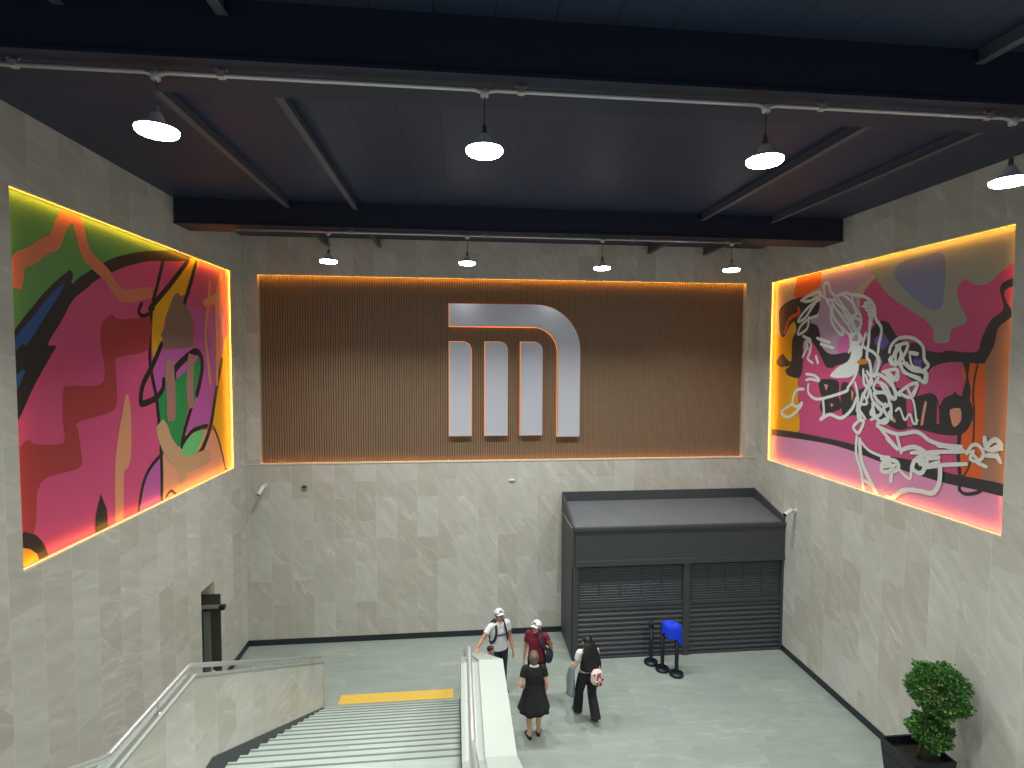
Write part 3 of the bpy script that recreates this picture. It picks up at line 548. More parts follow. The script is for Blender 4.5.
handrail(0.115, RR, (2.6, 4.9, 6.2, 7.5, 8.8, 10.1), 'stainless handrail on the wide white stair wall', CAPR)

ys = MB().box(-2.42, -0.1, 10.83, 11.14, 0.0, 0.006, bev=0.002).build('warning_strip', M['yellow_strip'])
tag(ys, 'yellow warning strip on the floor at the foot of the stairs', 'floor strip')

# ------------------------------------------------------------------ steel door in the left wall
dr = empty('door_1', (XL, 11.3, 0)); tag(dr, 'dark steel door standing ajar in the left wall', 'door', kind='structure')
def dl(mb, name, m): return mb.build(name, m, dr)
dx = XL
dl(MB().box(-0.46, 0.13, 0.215, 0.245, 0.02, 2.08, bev=0.004).box(-0.46, -0.2, 0.19, 0.215, 0.05, 2.05, bev=0.004), 'door_leaf', M['dark_steel'])
dl(MB().box(-0.20, -0.07, 0.185, 0.216, 0.05, 1.72, bev=0.006), 'reflection_strip', M['grey_plastic'])  # paler strip standing in for a reflection on the steel leaf
dl(MB().box(-0.44, 0.14, 0.16, 0.2, 1.80, 1.87, bev=0.006), 'push_bar', M['steel'])
dl(MB().box(0.13, 0.24, 0.12, 0.23, 1.77, 1.87, bev=0.012), 'handle', M['dark_paint'])
dl(MB().box(-0.5, -0.46, 0.15, 0.255, 0.0, 2.2, bev=0.004), 'door_frame', M['dark_steel'])

# ------------------------------------------------------------------ murals
PAL = {'green': rgb(94, 156, 84), 'purple': rgb(190, 90, 168), 'magenta': rgb(206, 78, 126), 'yellow': rgb(236, 172, 30), 'peach': rgb(232, 160, 128), 'black': rgb(34, 32, 34), 'blue': rgb(36, 84, 152),
       'brown': rgb(132, 106, 92), 'dgreen': rgb(40, 140, 76), 'lgreen': rgb(106, 200, 126), 'crimson': rgb(174, 58, 62), 'salmon': rgb(214, 126, 92), 'tan': rgb(222, 152, 116), 'brownpink': rgb(166, 118, 112), 'khaki': rgb(202, 160, 122),
       'taupe': rgb(196, 176, 160), 'lilac': rgb(186, 160, 188), 'greygreen': rgb(158, 162, 150), 'slate': rgb(128, 136, 174), 'pinkhi': rgb(214, 112, 172), 'orange': rgb(226, 104, 50), 'tanbrown': rgb(166, 126, 104), 'pinklow': rgb(224, 150, 192),
       'dark': rgb(58, 58, 62), 'redorange': rgb(226, 88, 58), 'violet': rgb(106, 88, 160), 'orange2': rgb(216, 130, 54), 'white': rgb(226, 230, 228), 'pink': rgb(214, 80, 128), 'pink2': rgb(206, 84, 134)}
for k in PAL: M['paint_' + k] = mat('paint_' + k, PAL[k], 0.5, noise=0.03, nscale=3)
def clip(poly, r):
    def cut(ps, ax, v, keep_gt):
        o = []
        for i, a in enumerate(ps):
            b = ps[(i + 1) % len(ps)]
            ia = (a[ax] >= v) == keep_gt or a[ax] == v; ib = (b[ax] >= v) == keep_gt or b[ax] == v
            if ia: o.append(a)
            if ia != ib:
                t = (v - a[ax]) / (b[ax] - a[ax]); o.append((a[0] + (b[0] - a[0]) * t, a[1] + (b[1] - a[1]) * t))
        return o
    for ax, v, g in ((0, r[0], True), (0, r[1], False), (1, r[2], True), (1, r[3], False)):
        poly = cut(poly, ax, v, g)
        if len(poly) < 3: return []
    return poly
def catmull(pts, closed=False, n=5):
    P = [Vector((p[0], p[1])) for p in pts]; m = len(P); out = []
    rng = range(m) if closed else range(m - 1)
    for i in rng:
        if closed: a, b, c, d = P[i - 1], P[i], P[(i + 1) % m], P[(i + 2) % m]
        else: a, b, c, d = P[max(i - 1, 0)], P[i], P[i + 1], P[min(i + 2, m - 1)]
        for k in range(n):
            t = k / n
            out.append(0.5 * ((2 * b) + (c - a) * t + (2 * a - 5 * b + 4 * c - d) * t * t + (3 * b - a - 3 * c + d) * t ** 3))
    if not closed: out.append(P[-1])
    return out
def led_profile(parent, plane, front, rear, q, glow):
    """slim housing whose rear face is the light-giving tape"""
    def bx(mb, a, c):
        a, c = sorted((a, c))
        return mb.box(a, c, q[0], q[1], q[2], q[3]) if plane == 'x' else mb.box(q[0], q[1], a, c, q[2], q[3])
    h = bx(MB(), front, rear).build('led_profile', M['trim'], parent)
    sgn = 1 if rear > front else -1
    bx(MB(), rear + sgn * .0005, rear + sgn * .004).build('led_strip', M[glow], h)
def mural(art, bg, boost, rect, xp, inward, name, label, xwall):
    """painted panel in its niche; every colour field is a thin coat lying on the one before"""
    root = empty(name, (xp, (rect[0] + rect[1]) / 2, rect[2])); tag(root, label, 'mural')
    bm = MB(); mats = [M['paint_' + bg]]; idx = {bg: 0}
    e = 0.004; r = (rect[0] + e, rect[1] - e, rect[2] + e, rect[3] - e)
    o = root.location
    def P(p, h): return (xp + inward * h - o.x, p[0] - o.y, p[1] - o.z)
    bm.box(*sorted((xp - inward * 0.02 - o.x, 0.0)), r[0] - o.y, r[1] - o.y, r[2] - o.z, r[3] - o.z)
    h = 0.0004
    for col, w, pts in art:
        if col == 'white': w *= boost
        else: w *= {'black': 1.4, 'khaki': 1.9, 'salmon': 1.4, 'brownpink': 1.6, 'tan': 1.25}.get(col, 1.0)
        if col not in idx: idx[col] = len(mats); mats.append(M['paint_' + col])
        mi = idx[col]
        if not w:
            poly = clip([(p.x, p.y) for p in catmull(pts, True, 4)] if len(pts) > 5 else pts, r)
            if len(poly) < 3: continue
            q = [P(p, h) for p in poly]
            vs = [bm.bm.verts.new(p) for p in q]
            for t in tessellate_polygon([[Vector((p[0], p[1], 0)) for p in poly]]):
                try: f = bm.bm.faces.new([vs[i] for i in t]); f.material_index = mi
                except ValueError: pass
        else:
            c = catmull(pts); c = [Vector((min(max(p.x, r[0] + .01), r[1] - .01), min(max(p.y, r[2] + .01), r[3] - .01))) for p in c]
            n = len(c); prev = None
            d0 = (c[1] - c[0]); d1 = (c[-1] - c[-2])
            if d0.length > 1e-5: c[0] = c[0] - d0.normalized() * w * .3
            if d1.length > 1e-5: c[-1] = c[-1] + d1.normalized() * w * .3
            for i in range(n):
                t = c[min(i + 1, n - 1)] - c[max(i - 1, 0)]
                if t.length < 1e-6: continue
                t.normalize(); s = Vector((-t.y, t.x)); ww = w * (0.36 if i in (0, n - 1) else 0.5)
                cur = [bm.bm.verts.new(P(c[i] + s * ww, h)), bm.bm.verts.new(P(c[i] - s * ww, h))]
                if prev:
                    f = bm.bm.faces.new((prev[0], prev[1], cur[1], cur[0])); f.material_index = mi
                prev = cur; h += 4e-6
        h += 0.0001
    pn = bm.build('painted_panel', mats, root, fix=False)
    # led profiles along the front edge of the niche, shining back on to the panel
    y0, y1, z0, z1 = rect[0] - o.y, rect[1] - o.y, rect[2] - o.z, rect[3] - o.z; t = 0.016
    for q in ((y0 + .001, y1 - .001, z1 - t, z1 - .001), (y0 + .001, y1 - .001, z0 + .001, z0 + t), (y0 + .001, y0 + t, z0 + t, z1 - t), (y1 - t, y1 - .001, z0 + t, z1 - t)):
        led_profile(root, 'x', xwall - inward * .012 - o.x, xwall - inward * .034 - o.x, q, 'led_low' if q[3] < .05 or q[1] == y0 + t else 'led')
    return root
mural(LEFT_ART, 'pink', 1.0, NL, XL - 0.125, 1, 'wall_mural', 'bright pink and green abstract mural glowing on the left wall', XL)
mural(RIGHT_ART, 'pink2', 1.4, NR, XR + 0.125, -1, 'wall_mural', 'mural with white line drawing of figures on the right wall', XR)

# ------------------------------------------------------------------ slatted panel and sign
sp = empty('slatted_panel', (1.36, D + 0.168, NB[2])); tag(sp, 'wide brown panel of fine vertical wooden slats with orange lit edges', 'wall panel')
yb = 0.0
m = MB().box(NB[0] + .004 - 1.36, NB[1] - .004 - 1.36, -0.02, 0.0, .004, NB[3] - NB[2] - .004); m.build('backing_board', M['slat_back'], sp)
m = MB(); x = NB[0] + 0.012; pitch = 0.0586
H = NB[3] - NB[2]
while x + 0.04 < NB[1]:
    m.box(x - 1.36, x + 0.04 - 1.36, -0.045, -0.02, 0.006, H - 0.006); x += pitch
m.build('slats', M['slat'], sp)
led_profile(sp, 'y', -.158, -.136, (NB[0] + .002 - 1.36, NB[1] - .002 - 1.36, H - .016, H - .001), 'led_warm')
led_profile(sp, 'y', -.158, -.136, (NB[0] + .002 - 1.36, NB[1] - .002 - 1.36, .001, .014), 'led_warm_low')

def arc(cx, cz, r, a0, a1, n=14): return [(cx + r * math.cos(math.radians(a0 + (a1 - a0) * i / n)), cz + r * math.sin(math.radians(a0 + (a1 - a0) * i / n))) for i in range(n + 1)]
def grow(poly, d):
    """outline offset by d (poly counter-clockwise)"""
    out = []; n = len(poly)
    for i in range(n):
        a, b, c = Vector(poly[i - 1]), Vector(poly[i]), Vector(poly[(i + 1) % n])
        e1 = (b - a).normalized(); e2 = (c - b).normalized(); n1 = Vector((e1.y, -e1.x)); n2 = Vector((e2.y, -e2.x))
        k = (n1 + n2); k = k / max(0.3, (1 + n1.dot(n2)))
        out.append(tuple(b + k * d))
    return out
sg = empty('metro_sign', (1.42, D + 0.1, 5.05)); tag(sg, 'large silver letter M sign made of three bars under an arch', 'sign')
archp = [(-0.215, 7.79), (-0.215, 8.345)][::-1] + [(-0.215, 7.795)] + [(1.86, 7.795)] + arc(1.86, 7.155, 0.64, 90, 0) + [(2.5, 5.04), (3.06, 5.04)] + arc(1.93, 7.215, 1.13, 0, 90)
archp = archp[0:1] + archp[2:]
pieces = [('sign_arch', archp)]
for x0, x1 in ((-0.215, 0.325), (0.67, 1.235), (1.56, 2.11)):
    pieces.append(('sign_bar', [(x0, 5.08), (x1, 5.08)] + arc(x1 - 0.2, 7.215, 0.2, 0, 90, 8) + [(x0, 7.415)]))
for nm, poly in pieces:
    loc = [(p[0] - 1.42, p[1] - 5.05) for p in poly]
    a = sum(loc[i - 1][0] * loc[i][1] - loc[i][0] * loc[i - 1][1] for i in range(len(loc)))
    if a < 0: loc = loc[::-1]
    m = MB(); m.prism(loc, 'y', -0.11, -0.02); bmesh.ops.recalc_face_normals(m.bm, faces=m.bm.faces)
    for f in m.bm.faces:
        if abs(f.normal.y) < 0.5: f.material_index = 1
    p = m.build(nm, [M['sign'], M['sign_side']], sg)
    m = MB(); m.prism(grow(loc, 0.010), 'y', -0.018, 0.002); m.build('halo_strip', M['halo'], p)

# ------------------------------------------------------------------ kiosk
KX0, KX1, KY = 2.63, XR - 0.004, 11.93
kb = D - 0.004
kk = empty('kiosk', (5.2, 12.6, 0)); tag(kk, 'closed charcoal metal kiosk with two roller shutters in the back corner', 'kiosk')
K = lambda mb, n, m, p=None: mb.build(n, m, p or kk)
def kx(x): return x - 5.2
def ky(y): return y - 12.6
def rz(y): return 3.12 + (y - KY) / (kb - KY) * 0.28          # roof slope
side = [(ky(KY + .02), 0.0), (ky(kb), 0.0), (ky(kb), 3.58), (ky(KY + .02), 3.14)]
K(MB().prism(side, 'x', kx(KX0), kx(KX0 + 0.05)), 'side_panel', M['kiosk'])
K(MB().prism([(ky(KY), rz(KY) - .05), (ky(kb), rz(kb) - .05), (ky(kb), rz(kb)), (ky(KY), rz(KY))], 'x', kx(KX0 + .05), kx(KX1 - .02)), 'roof', M['kiosk_roof'])
K(MB().box(kx(KX0 + .0), kx(KX1), ky(kb - .04), ky(kb), 3.36, 3.63), 'parapet', M['shutter'])
K(MB().prism([(ky(KY), 3.1), (ky(kb - .04), 3.36), (ky(kb - .04), 3.63), (ky(KY), 3.25)], 'x', kx(KX1 - .04), kx(KX1)), 'parapet', M['shutter'])
K(MB().tube([(kx(KX0 - .018), ky(kb - .05), 3.15), (kx(KX0 - .018), ky(KY + .06), 3.1)], 0.017, 8), 'drain_pipe', M['grey_plastic'])
fb = MB().box(kx(KX0 + .05), kx(KX1), ky(KY - .02), ky(KY + .04), 2.36, 3.06, bev=.006).box(kx(KX0 + .03), kx(KX1), ky(KY - .05), ky(KY + .05), 3.06, 3.135, bev=.006)
K(fb, 'fascia', M['kiosk'])
K(MB().box(kx(KX0 + .05), kx(KX1), ky(KY - .035), ky(KY + .04), 2.22, 2.36, bev=.008), 'fascia_rail', M['kiosk'])
for x0, x1 in ((KX0, KX0 + .13), (5.28, 5.44), (KX1 - .05, KX1)):
    K(MB().box(kx(x0), kx(x1), ky(KY), ky(KY + .1), 0, 2.22, bev=.006), 'door_post', M['kiosk'])
for x0, x1 in ((KX0 + .13, 5.28), (5.44, KX1 - .05)):
    rs = K(MB().box(kx(x0), kx(x1), ky(KY + .075), ky(KY + .095), 0.02, 2.22), 'roller_shutter', M['shutter'])
    m = MB(); z = 0.06
    while z < 1.22:
        y = ky(KY + .075); a = kx(x0); b = kx(x1)
        m.prism([(y, z), (y - .032, z + .03), (y - .036, z + .065), (y - .012, z + .098), (y, z + .1)], 'x', a, b); z += 0.116
    K(m, 'slats', M['shutter'], rs)
    m = MB(); z = 1.32; y = ky(KY + .075)
    while z < 2.18:
        m.prism([(y, z), (y - .016, z + .012), (y - .018, z + .034), (y, z + .046)], 'x', kx(x0 + .04), kx(x1 - .04)); z += 0.062
    vs = K(m, 'vent_louvres', M['shutter'], rs)
    n = 5
    for i in range(1, n):
        xx = x0 + (x1 - x0) * i / n; K(MB().box(kx(xx - .012), kx(xx + .012), ky(KY + .05), ky(KY + .075), 1.5, 2.2), 'vent_rib', M['kiosk'], rs)
    K(MB().box(kx(x0), kx(x1), ky(KY + .03), ky(KY + .09), 1.22, 1.31, bev=.008), 'middle_rail', M['kiosk'], rs)
    K(MB().box(kx(x0), kx(x1), ky(KY + .03), ky(KY + .09), 0.0, 0.06, bev=.008), 'bottom_bar', M['shutter'], rs)

# ------------------------------------------------------------------ small things on the walls
def cctv(loc, nrm, aim, label):
    root = empty('security_camera', loc); tag(root, label, 'camera'); n = Vector(nrm); a = Vector(aim).normalized()
    MB().tube([(0, 0, 0), tuple(n * 0.02)], [0.055, 0.05], 16).build('mount_plate', M['white_plastic'], root)
    j = n * 0.12
    MB().tube([tuple(n * .02), tuple(n * .07), tuple(j)], [0.026, 0.022, 0.022], 10).ball(tuple(j), 0.035, 10).build('arm', M['white_plastic'], root)
    s = j + a * -0.03
    bd = MB().tube([tuple(s), tuple(s + a * .02), tuple(s + a * .2), tuple(s + a * .24)], [0.035, 0.05, 0.05, 0.052], 14).build('camera_body', M['white_plastic'], root)
    MB().tube([tuple(s + a * .236), tuple(s + a * .246)], [0.043, 0.043], 14).build('lens_glass', M['black_plastic'], bd)
    return root
cctv((-4.62, D, 3.93), (0, -1, 0), (-.35, -.55, -.75), 'white security camera on the back wall under the slatted panel')
rc = cctv((XR, 11.55, 3.52), (-1, 0, 0), (-.8, -.25, -.35), 'white security camera on the right wall beside the kiosk roof')
vp = empty('wall_box', (-3.7, D, 3.86)); tag(vp, 'small grey box high on the back wall near the left camera', 'box')
MB().box(-.055, .055, -.03, 0, -.06, .06, bev=.005).build('box_body', M['grey_plastic'], vp)
MB().box(-.05, .05, -.045, -.028, .02, .045, bev=.004).build('box_lid', M['dark_paint'], vp)
s = MB().box(1.27, 1.42, D - .04, D, 3.935, 3.985, bev=.01).box(1.30, 1.39, D - .05, D - .035, 3.945, 3.975, bev=.004).build('wall_sensor', M['white_plastic'])
tag(s, 'tiny white sensor on the back wall under the big sign', 'sensor')

# ------------------------------------------------------------------ conduits and lamps
CN, CF = 4.74, 10.45                                   # the two conduit runs
def conduit(y, z, x0, x1, lamps, clamps, label):
    bz = BEAM_Z if y < 8 else 9.4
    root = empty('ceiling_conduit', (x0, y, z)); tag(root, label, 'conduit')
    pts = [(0, 0, 0)]
    for lx in lamps:
        d = lx - x0
        if d < x1 - x0 - .2:
            pts += [(d - .09, 0, 0), (d - .045, 0, -.012), (d + .045, 0, -.012), (d + .09, 0, 0)]
    pts.append((x1 - x0, 0, 0))
    MB().tube(pts, 0.021, 10).build('pipe', M['conduit'], root)
    for cx in clamps:
        d = cx - x0
        MB().box(d - .03, d + .03, -.028, .028, -.026, .03, bev=.006).tube([(d + .03, 0, .02), (d + .05, 0, .05), (d + .03, 0, bz - z)], 0.007, 8).tube([(d - .03, 0, .02), (d - .05, 0, .05), (d - .03, 0, bz - z)], 0.007, 8).build('clamp', M['conduit'], root)
    for lx in lamps:
        d = lx - x0
        if d < x1 - x0 + .1: MB().lathe([(0, -.07), (.035, -.065), (.04, -.02), (.04, .01), (0, .015)], (d, 0, 0), 12).build('junction_box', M['conduit'], root)
LN = [-2.44, 0.23, 2.79, 5.28]; LF = [-2.41, 0.18, 2.83, 5.50]
conduit(CN, 9.315, -4.5, 5.5, LN, (-3.5, -1.93, 0.55, 3.33, 5.02), 'pale metal conduit under the ceiling beam nearest the viewer')
conduit(CF, 9.355, -4.05, 5.68, LF, (-2.0, 0.5, 3.45, 5.4), 'pale metal conduit under the beam by the back wall')
def lamp():
    root = empty('pendant_lamp'); k = .86
    sc = lambda p: [(r * k, z) for r, z in p]
    MB().lathe(sc([(0, .03), (.12, .03), (.165, .015), (.188, .0), (.188, -.008), (.18, -.012), (0, -.012)]), n=36).build('lamp_housing', M['lamp_body'], root)
    MB().lathe([(0, .13), (.035, .125), (.045, .11), (.075, .035), (.075, .03), (0, .028)], n=24).build('lamp_driver', M['lamp_body'], root)
    MB().lathe(sc([(.186, -.008), (.183, -.03), (.168, -.044), (.1, -.05), (0, -.052)]), n=36).build('lamp_lens', M['lamp_lens'], root)
    return root
L0 = lamp(); first = True
for xs, y, zs, where, grp in ((LN, CN, (8.865, 8.815, 8.835, 8.74), 'under the near beam', 'lamps of the near row'), (LF, CF, (8.83, 8.85, 8.81, 8.83), 'under the far beam', 'lamps of the far row')):
    for x, z, w in zip(xs, zs, ('leftmost', 'second from left', 'third from left', 'rightmost')):
        o = L0 if first else copy_tree(L0); first = False
        o.location = (x, y, z); tag(o, 'round white pendant lamp %s, %s of four' % (where, w), 'lamp', grp)
        zt = 9.26 if y == CN else 9.3
        MB().tube([(0, 0, .125), (0, 0, zt - z)], 0.006, 8).lathe([(0, .12), (.02, .125), (.02, .19), (.008, .21)], n=10).build('cord', M['grey_plastic'], o)

# ------------------------------------------------------------------ queue posts and cloth
def post(loc, h, label):
    root = empty('queue_post', loc); tag(root, label, 'queue post', 'queue posts in front of the kiosk')
    MB().lathe([(0, 0), (.152, 0), (.157, .02), (.15, .06), (.08, .075), (.045, .08), (0, .08)], n=28).build('base', M['post'], root)
    MB().lathe([(.043, .045), (.043, h - .1), (0, h - .1)], n=18).build('pole', M['post'], root)
    MB().lathe([(.04, h - .14), (.055, h - .135), (.055, h - .03), (.048, h - .01), (0, h)], n=18).build('belt_head', M['post'], root)
    MB().box(-.006, .006, -.05, -.044, h - .1, h - .05).build('belt_clip', M['grey_plastic'], root)
post((4.42, 11.68, 0), .98, 'dark queue post standing bare left of the blue cloth')
post((4.58, 11.40, 0), 1.04, 'middle dark queue post with cloth over its top')
post((4.82, 11.18, 0), 1.02, 'nearest dark queue post under the blue cloth')
# draped cloth over the two right posts
def drape():
    mb = MB(); n, mrows = 26, 12
    c = Vector((4.735, 11.265)); ax = Vector((.27, -.2)).normalized(); sd = Vector((ax.y, -ax.x)); top = 1.17
    grid = []
    for i in range(n + 1):
        a = 2 * PI * i / n; row = []
        for k in range(mrows + 1):
            t = k / mrows
            rr = .05 + min(1, t * 2.2) * .10
            L_ = .18 + .04 * min(1, t * 2)
            drop = max(0, t - .28) * (.56 + .14 * math.sin(a + 2.2) + .08 * math.sin(5 * a))
            w = 1 + .10 * math.sin(7 * a + .5) * t
            p = c + ax * math.cos(a) * (L_ * min(1, t * 2.6 + .001)) * w + sd * math.sin(a) * (.135 * min(1, t * 2.6 + .001)) * w
            z = top + .03 * math.cos(a * 2) * (1 - t) - drop * .8 - .05 * t
            row.append(mb.bm.verts.new((p.x, p.y, z)))
        grid.append(row)
    for i in range(n):
        for k in range(mrows):
            f = mb.bm.faces.new((grid[i][k], grid[i + 1][k], grid[i + 1][k + 1], grid[i][k + 1])); f.smooth = True
    bmesh.ops.remove_doubles(mb.bm, verts=mb.bm.verts, dist=0.0008)
    o = mb.build('draped_cloth', M['blue_cloth']); s = o.modifiers.new('thick', 'SOLIDIFY'); s.thickness = .006
    return tag(o, 'bright blue cloth draped over the tops of the queue posts', 'cloth')
drape()

# ------------------------------------------------------------------ planter and clipped shrub
px0, px1, py0, py1, pz = 6.76, 7.48, 7.10, 7.74, .95
pc = ((px0 + px1) / 2, (py0 + py1) / 2)
pl = empty('planter', (pc[0], pc[1], 0)); tag(pl, 'black square planter standing against the right wall', 'planter')
hx, hy = (px1 - px0) / 2, (py1 - py0) / 2
mb = MB()
def ring(k, z, inset=0): return [mb.bm.verts.new((sx * (hx * k - inset), sy * (hy * k - inset), z)) for sx, sy in ((-1, -1), (1, -1), (1, 1), (-1, 1))]
rs_ = [ring(.74, 0), ring(1, pz), ring(1, pz, .03), ring(.97, pz - .16, .03)]
mb.bm.faces.new(list(reversed(rs_[0])))
for a, b in zip(rs_, rs_[1:]):
    for i in range(4): mb.bm.faces.new((a[i], a[(i + 1) % 4], b[(i + 1) % 4], b[i]))
mb.build('planter_box', M['planter'], pl)
MB().box(-hx * .95, hx * .95, -hy * .95, hy * .95, pz - .2, pz - .13).build('soil', M['soil'], pl)
sh = empty('clipped_shrub', (pc[0], pc[1], pz - .14)); tag(sh, 'leafy green shrub clipped into two balls in the black planter', 'shrub')
def bl(p): return Vector(p) - Vector((pc[0], pc[1], pz - .14))
B1, R1 = (7.26, 7.24, 1.98), (.35, .38, .38); B2, R2 = (7.19, 7.28, 1.32), (.25, .27, .23)
MB().tube([(0, 0, -.05), (.0, -.05, .2), tuple(bl((7.18, 7.3, 1.3))), tuple(bl((7.24, 7.28, 1.6))), tuple(bl((7.3, 7.25, 1.95)))], [.03, .028, .026, .022, .012], 10).build('trunk', M['bark'], sh)
rnd = random.Random(11)
def foliage(c, r, n, name, lmin=.035, lmax=.06):
    mb = MB(); c = bl(c)
    for i in range(n):
        while True:
            d = Vector((rnd.gauss(0, 1), rnd.gauss(0, 1), rnd.gauss(0, 1)))
            if d.length > .1: break
        d.normalize(); lump = 1 + .10 * math.sin(d.x * 7 + d.z * 5 + c.x) + .06 * math.sin(d.y * 11)
        q = rnd.random(); q = (.62 + .40 * q ** .6) * lump
        if rnd.random() < .05: q *= 1.09
        p = c + Vector((d.x * r[0], d.y * r[1], d.z * r[2])) * q
        up = (d + Vector((rnd.uniform(-.8, .8), rnd.uniform(-.8, .8), rnd.uniform(-.5, .9)))).normalized()
        s = up.cross(Vector((rnd.uniform(-1, 1), rnd.uniform(-1, 1), rnd.uniform(-1, 1)))).normalized(); nn = up.cross(s)
        L_ = rnd.uniform(lmin, lmax); w = L_ * .36
        pts = [p, p + up * L_ * .45 + s * w + nn * .006, p + up * L_, p + up * L_ * .45 - s * w + nn * .006]
        mb.quad(pts)
    # small twigs carrying the leaves
    for i in range(60):
        d = Vector((rnd.gauss(0, 1), rnd.gauss(0, 1), rnd.gauss(0, 1))).normalized()
        e = c + Vector((d.x * r[0], d.y * r[1], d.z * r[2])) * .92
        mb.tube([c, c.lerp(e, .5) + Vector((0, 0, .02)), e], [.006, .004, .002], 5, mi=1)
    return mb.build(name, [M['leaf'], M['bark']], sh, fix=False)
foliage(B1, R1, 5200, 'foliage'); foliage(B2, R2, 3000, 'foliage')
# ------------------------------------------------------------------ people
SKIN = {'a': mat('skin_tan', rgb(190, 138, 112), 0.55, noise=0.05, nscale=12), 'b': mat('skin_light', rgb(222, 172, 148), 0.55, noise=0.05, nscale=12)}
M['lip'] = mat('lips', rgb(150, 84, 78), 0.5); M['eye'] = mat('eye_white', rgb(225, 222, 215), 0.3); M['iris'] = mat('dark_iris', rgb(36, 24, 20), 0.3)
M['hair_black'] = mat('black_hair', rgb(22, 18, 18), 0.45, noise=0.3, nscale=40, bump=0.3)
M['hair_grey'] = mat('brown_grey_hair', rgb(104, 92, 78), 0.55, noise=0.25, nscale=40, bump=0.4)
M['white_cotton'] = mat('white_cotton', rgb(228, 230, 232), 0.8, noise=0.04, nscale=9)
M['maroon'] = mat('maroon_polo', rgb(120, 26, 46), 0.8, noise=0.12, nscale=9)
M['black_cotton'] = mat('black_cotton', rgb(26, 26, 31), 0.85, noise=0.12, nscale=9)
M['navy'] = mat('dark_navy_trousers', rgb(36, 40, 54), 0.8, noise=0.12, nscale=9)
M['strap'] = mat('navy_strap', rgb(34, 40, 64), 0.7)
M['black_shoe'] = mat('black_shoe', rgb(22, 22, 24), 0.4); M['grey_shoe'] = mat('grey_shoe', rgb(96, 98, 104), 0.6); M['sole'] = mat('pale_sole', rgb(196, 190, 186), 0.7)
M['grey_cloth'] = mat('grey_cloth', rgb(128, 134, 140), 0.85, noise=0.15, nscale=10)
M['pink'] = mat('pink_patterned_cloth', rgb(230, 206, 202), 0.8, noise=0.1, nscale=14)
M['pink_dark'] = mat('dark_flower_print', rgb(98, 66, 76), 0.8); M['rose'] = mat('rose_print', rgb(214, 112, 120), 0.8)
M['cap_logo'] = mat('cap_logo_blue', rgb(60, 84, 130), 0.7)

def fused(build, name, m, parent, vox=0.008, extra=None, smooth=4):
    """union of the shapes in build as one continuous surface"""
    bm = build.bm; bmesh.ops.recalc_face_normals(bm, faces=bm.faces)
    me = bpy.data.meshes.new(name + '_src'); bm.to_mesh(me); bm.free()
    t = bpy.data.objects.new('tmp', me); COL.objects.link(t)
    r = t.modifiers.new('r', 'REMESH'); r.mode = 'VOXEL'; r.voxel_size = vox
    s = t.modifiers.new('s', 'SMOOTH'); s.iterations = smooth; s.factor = 0.5
    dg = bpy.context.evaluated_depsgraph_get(); out = bpy.data.meshes.new_from_object(t.evaluated_get(dg))
    bpy.data.objects.remove(t); bpy.data.meshes.remove(me)
    if extra:
        b2 = bmesh.new(); b2.from_mesh(out)
        e = bpy.data.meshes.new('e'); bmesh.ops.recalc_face_normals(extra.bm, faces=extra.bm.faces); extra.bm.to_mesh(e); extra.bm.free(); b2.from_mesh(e); bpy.data.meshes.remove(e)
        b2.to_mesh(out); b2.free()
    for p in out.polygons: p.use_smooth = True
    out.name = name; out.materials.clear(); out.materials.append(m)
    o = bpy.data.objects.new(name, out); COL.objects.link(o); o.parent = parent; return o

def spl(pts, n=4):
    P = [Vector(p) for p in pts]; out = []
    for i in range(len(P) - 1):
        a, b, c, d = P[max(i - 1, 0)], P[i], P[i + 1], P[min(i + 2, len(P) - 1)]
        for k in range(n):
            t = k / n; out.append(0.5 * ((2 * b) + (c - a) * t + (2 * a - 5 * b + 4 * c - d) * t * t + (3 * b - a - 3 * c + d) * t ** 3))
    out.append(P[-1]); return out
def lerp_r(rs, n=4):
    out = []
    rs = [r if isinstance(r, tuple) else (r, r) for r in rs]
    for i in range(len(rs) - 1):
        for k in range(n):
            t = k / n; t = t * t * (3 - 2 * t); out.append((rs[i][0] + (rs[i + 1][0] - rs[i][0]) * t, rs[i][1] + (rs[i + 1][1] - rs[i][1]) * t))
    out.append(rs[-1]); return out
def limb(mb, pts, rs, n=4, seg=14, ref=None):
    mb.tube(spl(pts, n), lerp_r(rs, n), seg, ref=ref)
    a = rs[0] if isinstance(rs[0], tuple) else (rs[0], rs[0]); b = rs[-1] if isinstance(rs[-1], tuple) else (rs[-1], rs[-1])
